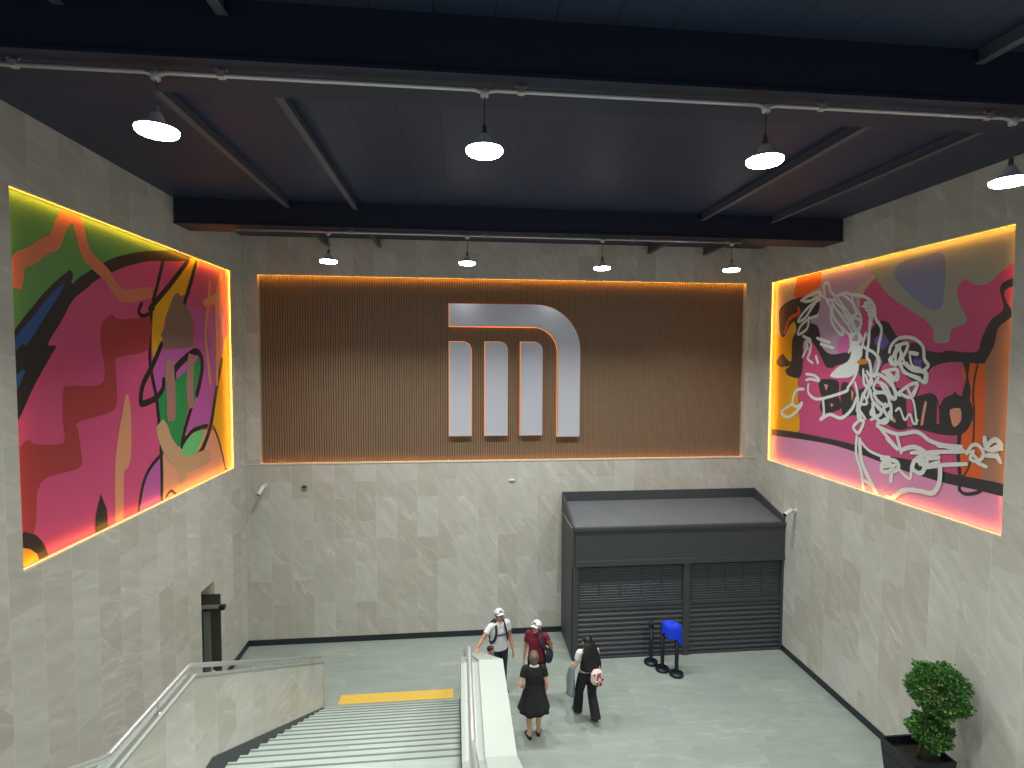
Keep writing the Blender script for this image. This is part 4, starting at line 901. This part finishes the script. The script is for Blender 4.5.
def hand(mb, fing, W, d, nrm, side, s=1.0, curl=0.35):
    """palm into mb, five fingers into fing. nrm = way the palm faces; side=+1/-1 picks the thumb side"""
    W = Vector(W); d = Vector(d).normalized(); nrm = Vector(nrm); nrm = (nrm - d * nrm.dot(d)).normalized(); t = d.cross(nrm).normalized() * side
    mb.tube([W - d * .02 * s, W + d * .02 * s, W + d * .055 * s, W + d * .092 * s], [(.027 * s, .019 * s), (.034 * s, .017 * s), (.042 * s, .016 * s), (.040 * s, .012 * s)], 12, ref=nrm)
    for off, L_, c in ((.031, .068, 1.0), (.0105, .078, .9), (-.0105, .073, 1.05), (-.031, .056, 1.25)):
        p = W + d * (.08 - abs(off) * .12) * s + t * off * s; dd = d.copy() + t * off * 1.6; dd.normalize(); ps = [p]; a = curl * c * .6
        for f in (.45, .32, .23):
            dd = (dd * math.cos(a) + nrm * math.sin(a)).normalized(); p = p + dd * L_ * f * s * 1.15; ps.append(p); a = curl * c
        fing.tube(ps, [.0092 * s, .0088 * s, .008 * s, .0058 * s], 8)
        fing.ball(ps[-1], .0062 * s, 6)
    p = W + d * .026 * s + t * .026 * s; ps = [p]; dd = (d * .62 + t * .75 + nrm * .2).normalized()
    for f in (.036, .03, .022):
        p = p + dd * f * s; ps.append(p); dd = (dd + d * .22 + nrm * curl * .4).normalized()
    fing.tube(ps, [.0115 * s, .0105 * s, .0095 * s, .0065 * s], 8); fing.ball(ps[-1], .0068 * s, 6)

def person(loc, rz, label, h, skin, J, build=1.0, head_rot=(0, 0), female=False, hands=None, group=None, bare_legs=False):
    """J: joints in a 1.7 m figure facing local +Y, right hand side +X; returns root, scaled joints"""
    root = empty('person', loc, rz); tag(root, label, 'person', group)
    s = h / 1.70
    j = {'hipR': (.092, 0, .90), 'hipL': (-.092, 0, .90), 'kneeR': (.10, .015, .48), 'kneeL': (-.10, .015, .48), 'ankR': (.105, -.02, .085), 'ankL': (-.105, -.02, .085),
         'toeR': (.125, .15, .03), 'toeL': (-.125, .15, .03), 'shR': (.185, 0, 1.395), 'shL': (-.185, 0, 1.395), 'elR': (.235, -.03, 1.11), 'elL': (-.235, -.03, 1.11),
         'wrR': (.245, .05, .87), 'wrL': (-.245, .05, .87), 'neck': (0, -.005, 1.44), 'head': (0, .02, 1.585), 'pelvis': (0, 0, .95), 'waist': (0, .005, 1.08), 'chest': (0, 0, 1.28)}
    j.update(J); j = {k: Vector(v) * s for k, v in j.items()}
    w = build
    mb, fg = MB(), MB()
    # trunk: one lofted body narrowing at waist and neck
    sw = .95 if female else 1.0
    limb(mb, [j['pelvis'] - Vector((0, 0, .11)) * s, j['pelvis'], j['waist'], j['chest'], (j['shR'] + j['shL']) / 2, j['neck']],
         [(.11 * s * w, .09 * s * w), (.165 * s * w, .115 * s * w), (.142 * s * w * sw, .105 * s * w), (.165 * s * w * sw, .118 * s * w), (.155 * s * w * sw, .082 * s * w), (.062 * s, .06 * s)], 4, 20, ref=(0, 1, 0))
    limb(mb, [(j['shR'] + j['shL']) / 2 + Vector((0, 0, .01)), j['neck'], j['head'] - Vector((0, .01, .03)) * s], [.075 * s, .058 * s, .055 * s], 3, 14)
    for q in 'RL':
        limb(mb, [j['hip' + q], (j['hip' + q] + j['knee' + q]) / 2, j['knee' + q], j['knee' + q] * .66 + j['ank' + q] * .34 - Vector((0, .012, 0)) * s, j['ank' + q]], [.09 * s * w, .076 * s * w, .055 * s, .056 * s, .037 * s], 4, 14)
        a, t = j['ank' + q], j['toe' + q]
        heel = a + (a - t).normalized() * .045 * s; heel.z = a.z - .045 * s
        limb(mb, [heel, a * .7 + t * .3 - Vector((0, 0, .018)) * s, a * .3 + t * .7 - Vector((0, 0, .004)) * s, t], [(.03 * s, .03 * s), (.036 * s, .034 * s), (.042 * s, .026 * s), (.03 * s, .016 * s)], 3, 12, ref=(0, 0, 1))
        inner = j['sh' + q] * .8 + (j['shR'] + j['shL']) * .1
        limb(mb, [inner, j['sh' + q], (j['sh' + q] + j['el' + q]) / 2, j['el' + q]], [.06 * s, .056 * s, .046 * s * w, .038 * s], 3, 12)
        limb(mb, [j['el' + q], j['el' + q] * .65 + j['wr' + q] * .35, j['wr' + q]], [.038 * s, .038 * s, .026 * s], 3, 12)
        hd = (hands or {}).get(q, {})
        d = hd.get('d', (j['wr' + q] - j['el' + q])); nr = hd.get('n', (-1 if q == 'R' else 1, 0, 0)); hand(mb, fg, j['wr' + q], d, nr, hd.get('t', 1 if q == 'R' else -1), s, hd.get('curl', .35))
    # head
    Hm = Matrix.Translation(j['head']) @ Matrix.Rotation(head_rot[0], 4, 'Z') @ Matrix.Rotation(head_rot[1], 4, 'X') @ Matrix.Diagonal((1.12, 1.12, 1.08, 1))
    def hp(x, y, z): return Hm @ Vector((x * s, y * s, z * s))
    def hball(target, c, r, n=16, mi=0):
        v = bmesh.ops.create_uvsphere(target.bm, u_segments=n, v_segments=n * 2 // 3, radius=1)['verts']
        for x in v: x.co = Hm @ Vector(((c[0] + x.co.x * r[0]) * s, (c[1] + x.co.y * r[1]) * s, (c[2] + x.co.z * r[2]) * s))
        for f in {f for x in v for f in x.link_faces}: f.smooth = True; f.material_index = mi
    hball(mb, (0, -.008, .03), (.076, .094, .088), 20); hball(mb, (0, .022, -.035), (.061, .07, .078), 18); hball(mb, (0, .062, -.088), (.03, .026, .024), 12)
    mb.tube([hp(0, .082, .022), hp(0, .098, -.008), hp(0, .11, -.026), hp(0, .094, -.036)], [.009 * s, .012 * s, .016 * s, .011 * s], 10)
    hball(mb, (0, .080, .035), (.052, .014, .012), 12)
    hball(mb, (.038, .066, -.025), (.022, .022, .022), 10); hball(mb, (-.038, .066, -.025), (.022, .022, .022), 10)
    hball(mb, (0, .084, -.062), (.024, .012, .012), 10)
    for sx in (1, -1):
        hball(mb, (sx * .078, -.01, 0), (.011, .024, .034), 10)
    body = fused(mb, 'body', SKIN[skin], root, .0075 * max(s, .8), extra=fg, smooth=3)
    for sx in (1, -1):
        f = MB(); hball(f, (sx * .03, .0795, .012), (.0135, .010, .0085), 10); ey = f.build('eye', M['eye'], root)
        f = MB(); hball(f, (sx * .03, .0865, .012), (.0065, .005, .0065), 8); f.build('iris', M['iris'], ey)
    f = MB(); f.tube([hp(-.024, .090, -.060), hp(-.01, .0965, -.0575), hp(0, .097, -.059), hp(.01, .0965, -.0575), hp(.024, .090, -.060)], [.003 * s, .0055 * s, .005 * s, .0055 * s, .003 * s], 8)
    f.tube([hp(-.02, .091, -.064), hp(0, .0955, -.069), hp(.02, .091, -.064)], [.003 * s, .006 * s, .003 * s], 8); f.build('lips', M['lip'], root)
    return root, j, s, hp, hball
def brows(root, hp, s, m):
    for sx in (1, -1):
        f = MB(); f.tube([hp(sx * .014, .093, .036), hp(sx * .03, .092, .042), hp(sx * .05, .08, .036)], [.003 * s, .004 * s, .002 * s], 6); f.build('eyebrow', m, root)
def shirt(root, j, s, m, w=1.0, hem=-.06, sleeve=.55, name='shirt', female=False, grow=.014):
    mb = MB(); sw = .95 if female else 1.0
    b = j['pelvis'] + Vector((0, 0, hem)) * s
    mid = (j['shR'] + j['shL']) / 2; g = grow
    limb(mb, [b, j['pelvis'] + Vector((0, 0, .03)) * s, j['waist'], j['chest'], mid, j['neck'] + Vector((0, 0, .005))],
         [((.170 * w + g) * s, (.118 * w + g) * s), ((.165 * w + g) * s, (.116 * w + g) * s), ((.150 * w * sw + g) * s, (.114 * w + g) * s), ((.168 * w * sw + g) * s, (.121 * w + g) * s), ((.155 * w * sw + g) * s, (.084 * w + g) * s), ((.062 + g) * s, (.06 + g) * s)], 4, 22, ref=(0, 1, 0))
    for q in 'RL':
        inner = j['sh' + q] * .75 + (j['shR'] + j['shL']) * .125
        e = j['sh' + q].lerp(j['el' + q], sleeve)
        limb(mb, [inner, j['sh' + q], e], [(.062 + g * .5) * s, (.056 + g * .7) * s, (.052 + g * .8) * s], 4, 14)
    return fused(mb, name, m, root, .011 * max(s, .8), smooth=3)
def trousers(root, j, s, m, w=1.0, wide=0.0, name='trousers', ankle=.10):
    mb = MB(); g = .012
    limb(mb, [j['pelvis'] + Vector((0, 0, .07)) * s, j['pelvis'], j['pelvis'] - Vector((0, 0, .1)) * s], [((.155 * w + g) * s, (.112 * w + g) * s), ((.168 * w + g) * s, (.12 * w + g) * s), ((.14 * w + g) * s, (.105 * w + g) * s)], 3, 20, ref=(0, 1, 0))
    for q in 'RL':
        a = j['ank' + q] + (j['knee' + q] - j['ank' + q]).normalized() * (ankle - .1) * s - Vector((0, 0, .02)) * s
        limb(mb, [j['hip' + q], (j['hip' + q] + j['knee' + q]) / 2, j['knee' + q], (j['knee' + q] + a) / 2, a],
             [(.095 * w + g) * s, (.082 * w + g + wide * .2) * s, (.064 + g + wide * .5) * s, (.060 + g + wide * .8) * s, (.055 + g + wide) * s], 4, 16)
    return fused(mb, name, m, root, .011 * max(s, .8), smooth=3)
def shoes(root, j, s, m, sole=None, pump=False):
    for q in 'RL':
        a, t = j['ank' + q], j['toe' + q]; d = (t - a); d.z = 0; d.normalize(); dn = (t - a).normalized()
        heel = a - d * .05 * s; heel.z = a.z - .05 * s
        mb = MB(); up = Vector((0, 0, 1))
        tip = t + d * .03 * s
        limb(mb, [heel, a.lerp(t, .25) - up * .025 * s, a.lerp(t, .7) - up * .008 * s, tip], [(.034 * s, .036 * s), (.040 * s, (.030 if pump else .042) * s), (.047 * s, .03 * s), (.03 * s, .02 * s)], 4, 14, ref=(0, 0, 1))
        o = fused(mb, 'shoe', m, root, .008, smooth=3)
        k = MB(); z0 = -.028 * s
        limb(k, [heel - up * .022 * s, a.lerp(t, .4) - up * .045 * s, t - up * .012 * s, tip - up * .008 * s], [(.034 * s, .010 * s), (.036 * s, .010 * s), (.046 * s, .010 * s), (.026 * s, .008 * s)], 4, 12, ref=(0, 0, 1))
        k.build('sole', sole or m, o)
def cap(root, hp, s, peak, m, logo=True, back=False):
    """baseball cap: crown over the skull and a curved peak (peak=+1 forward, -1 backwards)"""
    mb = MB(); rings = []
    n = 24
    for k in range(7):
        a = k / 6 * PI / 2 * .98
        rings.append([mb.bm.verts.new(hp(.088 * math.cos(a) * math.cos(2 * PI * i / n), -.008 + .106 * math.cos(a) * math.sin(2 * PI * i / n), .042 + .092 * math.sin(a))) for i in range(n)])
    for a, b in zip(rings, rings[1:]):
        for i in range(n): f = mb.bm.faces.new((a[i], a[(i + 1) % n], b[(i + 1) % n], b[i])); f.smooth = True
    f = mb.bm.faces.new(rings[-1]); f.smooth = True
    c = mb.build('cap', m, root); sd = c.modifiers.new('t', 'SOLIDIFY'); sd.thickness = .004
    pk = MB(); rows = []
    for i in range(13):
        a = -PI * .34 + i / 12 * PI * .68; row = []
        for t in (0, .5, 1):
            x = .086 * math.sin(a) * (1 + .05 * t); y = (.096 + t * .075 * math.cos(a * 1.3)) * math.cos(a * .55) ; z = .046 - .018 * t - .03 * (math.sin(a) ** 2)
            y2 = (.1 * math.cos(a) - .008) * (1 - t) + y * t
            row.append(pk.bm.verts.new(hp(x, y2 * peak, z)))
        rows.append(row)
    for a, b in zip(rows, rows[1:]):
        for i in range(2): f = pk.bm.faces.new((a[i], a[i + 1], b[i + 1], b[i])); f.smooth = True
    p = pk.build('peak', m, c); sd = p.modifiers.new('t', 'SOLIDIFY'); sd.thickness = .004
    if logo:
        lg = MB()
        for x0 in (-.022, .0, .018):
            lg.box(0, 0, 0, 0, 0, 0) if False else None
        for i, (x, z) in enumerate(((-.02, .075), (.0, .082), (.02, .076))):
            v = [hp(x - .008, .0965 - abs(x) * .15, z - .014), hp(x + .008, .0965 - abs(x) * .15, z - .012), hp(x + .008, .086 - abs(x) * .15, z + .014), hp(x - .008, .086 - abs(x) * .15, z + .014)]
            lg.quad(v)
        sd = lg.build('cap_badge', M['cap_logo'], c, fix=False); q = sd.modifiers.new('t', 'SOLIDIFY'); q.thickness = .012; q.offset = 0
    bt = MB(); bt.ball(hp(0, -.008, .136), .008 * s, 8); bt.build('cap_button', m, c)
    return c
def ribbon(mb, pts, w, nrm_from, th=.005, n=5):
    """flat strap lying on a body; nrm_from = point the strap faces away from"""
    P = spl(pts, n); prev = None
    for i, p in enumerate(P):
        t = (P[min(i + 1, len(P) - 1)] - P[max(i - 1, 0)]).normalized(); o = nrm_from(p); o = (o - t * o.dot(t)).normalized(); sd = t.cross(o)
        c = [mb.bm.verts.new(p + sd * w / 2 * a + o * th * b) for a, b in ((-1, 0), (1, 0), (1, 1), (-1, 1))]
        if prev:
            for k in range(4): mb.bm.faces.new((prev[k], prev[(k + 1) % 4], c[(k + 1) % 4], c[k]))
        else: mb.bm.faces.new(list(reversed(c)))
        prev = c
    mb.bm.faces.new(prev)
def face_to(dx, dy): return math.atan2(-dx, dy)       # yaw that turns local +Y to (dx, dy)
def to_local(root, p):
    c, s_ = math.cos(-root[1]), math.sin(-root[1]); x, y = p[0] - root[0][0], p[1] - root[0][1]
    return (x * c - y * s_, x * s_ + y * c, p[2] - root[0][2])

# --- man in white, hand on the end of the stair wall
loc, yaw = (0.85, 11.02, 0), face_to(.28, -1)
hs = 1.74 / 1.7
hw = to_local((loc, yaw), (.37, 10.63, 1.135)); hw = tuple(c / hs for c in hw)
shR = (.19, .03, 1.385)
el = tuple((a + b) / 2 for a, b in zip(shR, hw)); el = (el[0] + .02, el[1] - .04, el[2] - .06)
root, j, s, hp, hb = person(loc, yaw, 'person in white shirt and cap with one hand on the stair wall', 1.74, 'a',
    {'shR': shR, 'elR': el, 'wrR': hw, 'wrL': (-.27, .10, .86), 'elL': (-.25, -.01, 1.11), 'head': (0.0, .035, 1.585)}, 1.08, (.1, .34),
    hands={'R': {'d': Vector((.35, .8, -.25)), 'n': (0, 0, -1), 'curl': .3, 't': 1}})
brows(root, hp, s, M['hair_black'])
shirt(root, j, s, M['white_cotton'], 1.08, -.07, .55); trousers(root, j, s, M['navy'], 1.06); shoes(root, j, s, M['black_shoe'])
f = MB(); hb(f, (0, -.02, .015), (.082, .094, .075)); fused(f, 'hair', M['hair_black'], root, .008, smooth=2)
cap(root, hp, s, 1, M['white_cotton'])
bp = empty('backpack', loc, yaw); tag(bp, 'navy backpack worn by the person in white shirt and cap', 'backpack')
mb = MB(); limb(mb, [Vector((0, -.225, .98)) * s, Vector((0, -.235, 1.1)) * s, Vector((0, -.225, 1.27)) * s, Vector((0, -.2, 1.38)) * s], [(.13, .06), (.16, .08), (.155, .08), (.09, .05)], 4, 18, ref=(0, 1, 0)); fused(mb, 'pack', M['strap'], bp, .012)
for sx in (1, -1):
    mb = MB()
    P = [Vector((sx * .085, -.15, 1.40)) * s, Vector((sx * .09, -.06, 1.475)) * s, Vector((sx * .093, .04, 1.455)) * s, Vector((sx * .10, .132, 1.36)) * s, Vector((sx * .115, .158, 1.24)) * s, Vector((sx * .15, .125, 1.12)) * s, Vector((sx * .192, .0, 1.04)) * s, Vector((sx * .13, -.16, 1.0)) * s]
    ribbon(mb, P, .052, lambda p: (p - Vector((0, 0, 1.2))) * Vector((1, 1, .6)), .008); mb.build('shoulder_strap', M['strap'], bp)
mb = MB(); ribbon(mb, [Vector((-.115, .158, 1.245)) * s, Vector((-.05, .172, 1.245)) * s, Vector((.05, .172, 1.245)) * s, Vector((.115, .158, 1.245)) * s], .024, lambda p: Vector((0, 1, 0)), .006); mb.build('chest_strap', M['strap'], bp)

# --- child beside him, mostly hidden behind the stair wall
loc, yaw = (0.65, 10.76, 0), face_to(.9, -.5)
root, j, s, hp, hb = person(loc, yaw, 'small dark haired person behind the end of the stair wall', 1.08, 'a',
    {'head': (0, .03, 1.60), 'neck': (0, 0, 1.43)}, .98, (.1, .05))
shirt(root, j, s, M['grey_cloth'], 1.0, -.05, .5); trousers(root, j, s, M['navy'], 1.0); shoes(root, j, s, M['grey_shoe'], M['sole'])
f = MB(); hb(f, (0, -.022, .036), (.086, .096, .092)); hb(f, (0, .02, .075), (.07, .075, .05)); fused(f, 'hair', M['hair_black'], root, .006, smooth=2); brows(root, hp, s, M['hair_black'])

# --- man in the maroon polo
loc, yaw = (1.60, 10.60, 0), face_to(-.45, -1)
root, j, s, hp, hb = person(loc, yaw, 'person in maroon polo shirt and white cap raising one hand', 1.68, 'a',
    {'elL': (-.30, -.02, 1.14), 'wrL': (-.335, .14, 1.30), 'elR': (.245, .0, 1.10), 'wrR': (.25, .10, .86), 'head': (.0, .045, 1.575)}, 1.05, (-.3, .28),
    hands={'L': {'d': Vector((-.15, .35, .9)), 'n': (.2, 1, 0), 'curl': .3, 't': -1}})
brows(root, hp, s, M['hair_black'])
shirt(root, j, s, M['maroon'], 1.05, -.05, .6, name='polo_shirt'); trousers(root, j, s, M['black_cotton'], 1.05); shoes(root, j, s, M['black_shoe'])
mb = MB(); limb(mb, [Vector((-.06, .03, 1.47)) * s, Vector((-.045, .075, 1.445)) * s, Vector((0, .10, 1.42)) * s, Vector((.045, .075, 1.445)) * s, Vector((.06, .03, 1.47)) * s], [.012, .015, .012, .015, .012], 3, 8); mb.build('collar', M['maroon'], root)
f = MB(); hb(f, (0, -.02, .015), (.082, .094, .075)); fused(f, 'hair', M['hair_black'], root, .008, smooth=2)
cap(root, hp, s, 1, M['white_cotton'])
bg = empty('shoulder_bag', loc, yaw); tag(bg, 'dark shoulder bag slung on the person in maroon polo', 'bag')
mb = MB(); limb(mb, [Vector((-.265, .03, 1.13)), Vector((-.275, .03, 1.02)), Vector((-.265, .03, .90))], [(.055, .10), (.075, .13), (.06, .11)], 4, 16, ref=(0, 1, 0)); fused(mb, 'bag_body', M['strap'], bg, .012)
mb = MB(); ribbon(mb, [Vector((-.235, .07, 1.14)), Vector((-.19, .13, 1.22)), Vector((-.13, .155, 1.32)), Vector((-.09, .125, 1.41)), Vector((-.075, .04, 1.475)), Vector((-.08, -.05, 1.45)), Vector((-.14, -.13, 1.32)), Vector((-.2, -.12, 1.2)), Vector((-.245, -.03, 1.13))], .06, lambda p: (p - Vector((0, 0, 1.2))) * Vector((1, 1, .6)), .008); mb.build('bag_strap', M['strap'], bg)

# --- woman in the black dress, seen from behind
loc, yaw = (1.39, 9.53, 0), face_to(.05, 1)
root, j, s, hp, hb = person(loc, yaw, 'person in black dress and short grey hair seen from behind', 1.60, 'b',
    {'ankL': (-.085, -.03, .085), 'toeL': (-.13, .12, .03), 'ankR': (.10, .06, .085), 'toeR': (.13, .21, .03), 'kneeR': (.095, .04, .48),
     'elL': (-.275, -.10, 1.13), 'wrL': (-.165, .03, .985), 'elR': (.25, -.03, 1.12), 'wrR': (.235, .07, .89), 'head': (0, .03, 1.575)}, 1.06, (-.1, -.15), female=True,
    hands={'L': {'d': Vector((.75, .35, -.2)), 'n': (.3, -.2, -.9), 'curl': .3, 't': 1}})
mb = MB(); n = 40; rings = []
prof = [(.58, .31, .275), (.64, .30, .265), (.75, .27, .235), (.85, .242, .205), (.95, .215, .172), (1.05, .175, .14), (1.12, .17, .137)]
for z, rx, ry in prof:
    fl = max(0, (1.05 - z) / .45)
    rings.append([mb.bm.verts.new(Vector((math.cos(2 * PI * i / n) * rx * (1 + .055 * fl * math.sin(9 * 2 * PI * i / n)), math.sin(2 * PI * i / n) * ry * (1 + .055 * fl * math.sin(9 * 2 * PI * i / n)), z + .012 * fl * math.sin(4 * 2 * PI * i / n))) * s) for i in range(n)])
for a, b in zip(rings, rings[1:]):
    for i in range(n): f = mb.bm.faces.new((a[i], a[(i + 1) % n], b[(i + 1) % n], b[i])); f.smooth = True
sk = mb.build('dress_skirt', M['black_cotton'], root); q = sk.modifiers.new('t', 'SOLIDIFY'); q.thickness = .006
shirt(root, j, s, M['black_cotton'], 1.06, .06, .52, name='dress_top', female=True); shoes(root, j, s, M['black_shoe'], pump=True)
mb = MB(); ring_ = [Vector((math.cos(a) * .078, math.sin(a) * .07 - .006, 1.452 - .02 * math.sin(a))) * s for a in [2 * PI * i / 20 for i in range(21)]]
mb.tube(ring_, .017, 10); mb.build('collar', M['white_cotton'], root)
f = MB(); hb(f, (0, -.026, .036), (.089, .098, .094)); hb(f, (0, -.055, -.03), (.07, .058, .06)); hb(f, (.0, .03, .08), (.07, .07, .05)); hb(f, (.07, -.01, 0), (.022, .045, .05)); hb(f, (-.07, -.01, 0), (.022, .045, .05)); fused(f, 'hair', M['hair_grey'], root, .008, smooth=2)

# --- young woman walking away
loc, yaw = (2.50, 9.97, 0), face_to(-.2, 1)
root, j, s, hp, hb = person(loc, yaw, 'person with long black hair in black trousers walking away', 1.62, 'b',
    {'kneeR': (.10, -.02, .49), 'ankR': (.09, -.24, .12), 'toeR': (.10, -.08, .03), 'kneeL': (-.11, .15, .50), 'ankL': (-.12, .20, .085), 'toeL': (-.14, .37, .03), 'hipR': (.095, -.01, .90), 'hipL': (-.095, .01, .90),
     'elL': (-.26, .02, 1.12), 'wrL': (-.24, .20, 1.00), 'elR': (.225, .01, 1.12), 'wrR': (.20, .18, 1.0), 'head': (0, .04, 1.575)}, .98, (.1, -.15), female=True,
    hands={'L': {'d': Vector((.1, .8, .1)), 'n': (.5, 0, -.8), 'curl': .7, 't': -1}, 'R': {'d': Vector((-.3, .8, .1)), 'curl': .6}})
shirt(root, j, s, M['white_cotton'], .98, .04, .5, name='blouse', female=True)
trousers(root, j, s, M['black_cotton'], 1.02, .035, ankle=.1); shoes(root, j, s, M['grey_shoe'], M['sole'])
mb = MB()   # black vest back under the hair
limb(mb, [Vector((0, -.03, 1.0)), Vector((0, -.035, 1.15)), Vector((0, -.04, 1.3)), Vector((0, -.04, 1.38))], [(.165, .12), (.158, .115), (.15, .115), (.10, .08)], 4, 18, ref=(0, 1, 0)); fused(mb, 'vest', M['black_cotton'], root, .011)
f = MB(); hb(f, (0, -.024, .035), (.09, .1, .096))
limb(f, [hp(0, -.05, .05), hp(0, -.09, -.06), hp(0, -.125, -.2), hp(-.005, -.15, -.36), hp(-.01, -.155, -.50)], [(.09, .06), (.125, .065), (.15, .055), (.135, .04), (.07, .02)], 5, 18, ref=(0, 1, 0))
for k in range(14):
    x = -.135 + .27 * k / 13; limb(f, [hp(x * .7, -.08, .0), hp(x, -.125, -.15), hp(x * 1.15, -.165, -.33), hp(x * 1.1 + .01 * math.sin(k * 3), -.168, -.46 - .05 * math.cos(k * 2.3))], [.02, .022, .02, .008], 4, 8)
fused(f, 'long_hair', M['hair_black'], root, .008, smooth=2)
pk = empty('backpack', loc, yaw); tag(pk, 'small pink flowered backpack worn by the person with long black hair', 'backpack')
mb = MB(); limb(mb, [Vector((.07, -.255, .83)), Vector((.07, -.27, .91)), Vector((.07, -.265, 1.03)), Vector((.07, -.24, 1.10))], [(.08, .05), (.125, .08), (.12, .075), (.06, .04)], 4, 18, ref=(0, 1, 0)); fused(mb, 'pack', M['pink'], pk, .009)
mb = MB(); limb(mb, [Vector((.07, -.335, .85)), Vector((.07, -.35, .92)), Vector((.07, -.335, .97))], [(.06, .02), (.075, .03), (.06, .02)], 4, 14, ref=(0, 1, 0)); fused(mb, 'front_pocket', M['pink'], pk, .008)
pr = random.Random(3)
for k, mm in ((15, 'pink_dark'), (10, 'rose')):
    mb = MB()
    for i in range(k):
        a = pr.uniform(-1.15, 1.15); z = pr.uniform(.85, 1.08); d = (.385 if z < .985 else .348) - abs(a) * .018
        mb.ball((.07 + a * .07, -d, z), (.02, .008, .02), 8)
    mb.build('flower_print', M[mm], pk)
for sx in (.02, .13):
    mb = MB(); ribbon(mb, [Vector((sx, -.20, 1.04)), Vector((sx + (.03 if sx > .1 else -.04), -.165, 1.2)), Vector((sx + (.02 if sx > .1 else -.09), -.115, 1.36)), Vector((sx * .6, .0, 1.405))], .03, lambda p: (p - Vector((.05, .05, 1.2))), .006); mb.build('pack_strap', M['pink'], pk)
jk = empty('jacket', loc, yaw)
mb = MB(); gr = []
nj, mj = 20, 14
for i in range(nj + 1):
    a = 2 * PI * i / nj; row = []
    for k in range(mj + 1):
        t = k / mj
        rx = .045 + .03 * t + .012 * math.sin(3 * a + 2 * t); ry = .06 + .06 * t + .016 * math.sin(4 * a + t * 3)
        row.append(mb.bm.verts.new((-.275 + math.cos(a) * rx * (1 - .6 * (1 if k in (0,) else 0)) - .05 * t, .09 + math.sin(a) * ry * (1 - .5 * (1 if k == 0 else 0)) - .02 * t, 1.06 - .56 * t + .02 * math.sin(2 * a) * t)))
    gr.append(row)
for i in range(nj):
    for k in range(mj): f = mb.bm.faces.new((gr[i][k], gr[i + 1][k], gr[i + 1][k + 1], gr[i][k + 1])); f.smooth = True
bmesh.ops.remove_doubles(mb.bm, verts=mb.bm.verts, dist=.0005)
jb = mb.build('folded_cloth', M['grey_cloth'], jk); q = jb.modifiers.new('t', 'SOLIDIFY'); q.thickness = .008
mb = MB(); limb(mb, [Vector((-.30, .14, .98)), Vector((-.335, .15, .8)), Vector((-.345, .12, .6)), Vector((-.34, .1, .47))], [.035, .04, .035, .03], 4, 12); fused(mb, 'sleeve', M['grey_cloth'], jk, .009)
tag(jk, 'grey jacket hanging from the arm of the person with long black hair', 'jacket')

# ------------------------------------------------------------------ light and camera
def area(name, loc, size, power, col=(.97, 1, .94)):
    l = bpy.data.lights.new(name, 'AREA'); l.shape = 'DISK'; l.size = size; l.energy = power; l.color = col
    l.spread = math.radians(SPREAD)
    o = bpy.data.objects.new(name, l); COL.objects.link(o); o.location = loc; return o
for x, z in zip(LN, (8.865, 8.815, 8.835, 8.74)): area('lamp_light', (x, CN, z - .06), .3, MAIN_LAMP)
for x, z in zip(LF, (8.83, 8.85, 8.81, 8.83)): area('lamp_light', (x, CF, z - .06), .3, MAIN_LAMP)
for x in LN: area('unseen_back_light', (x, -1.0, 8.8), .36, BACK_LIGHT)   # unseen lights added behind the viewer, standing in for a next lamp row
w = bpy.data.worlds.new('hall'); SC.world = w; w.use_nodes = True
w.node_tree.nodes['Background'].inputs['Color'].default_value = (0.62, 0.72, 0.85, 1); w.node_tree.nodes['Background'].inputs['Strength'].default_value = WORLD

cam = bpy.data.cameras.new('camera'); co = bpy.data.objects.new('camera', cam); COL.objects.link(co); SC.camera = co
yawc, pit, roll = CAMY, CAMP, CAMR
cy, sy, cp, sp_ = math.cos(yawc), math.sin(yawc), math.cos(pit), math.sin(pit)
fw = Vector((sy * cp, cy * cp, -sp_)); rt = Vector((cy, -sy, 0)); up = rt.cross(fw)
r2 = rt * math.cos(roll) + up * math.sin(roll); u2 = up * math.cos(roll) - rt * math.sin(roll)
mw = Matrix((r2, u2, -fw)).transposed().to_4x4(); mw.translation = Vector((0, 0, 7.0)); co.matrix_world = mw
cam.sensor_width = 36; cam.lens = 36 * CAMF / 1024; cam.clip_start = .05; cam.clip_end = 200
vs = SC.view_settings; vs.view_transform = 'Standard'; vs.look = 'None'; vs.gamma = 1; vs.use_curve_mapping = False; vs.exposure = EXPOSURE
SC.display_settings.display_device = 'sRGB'
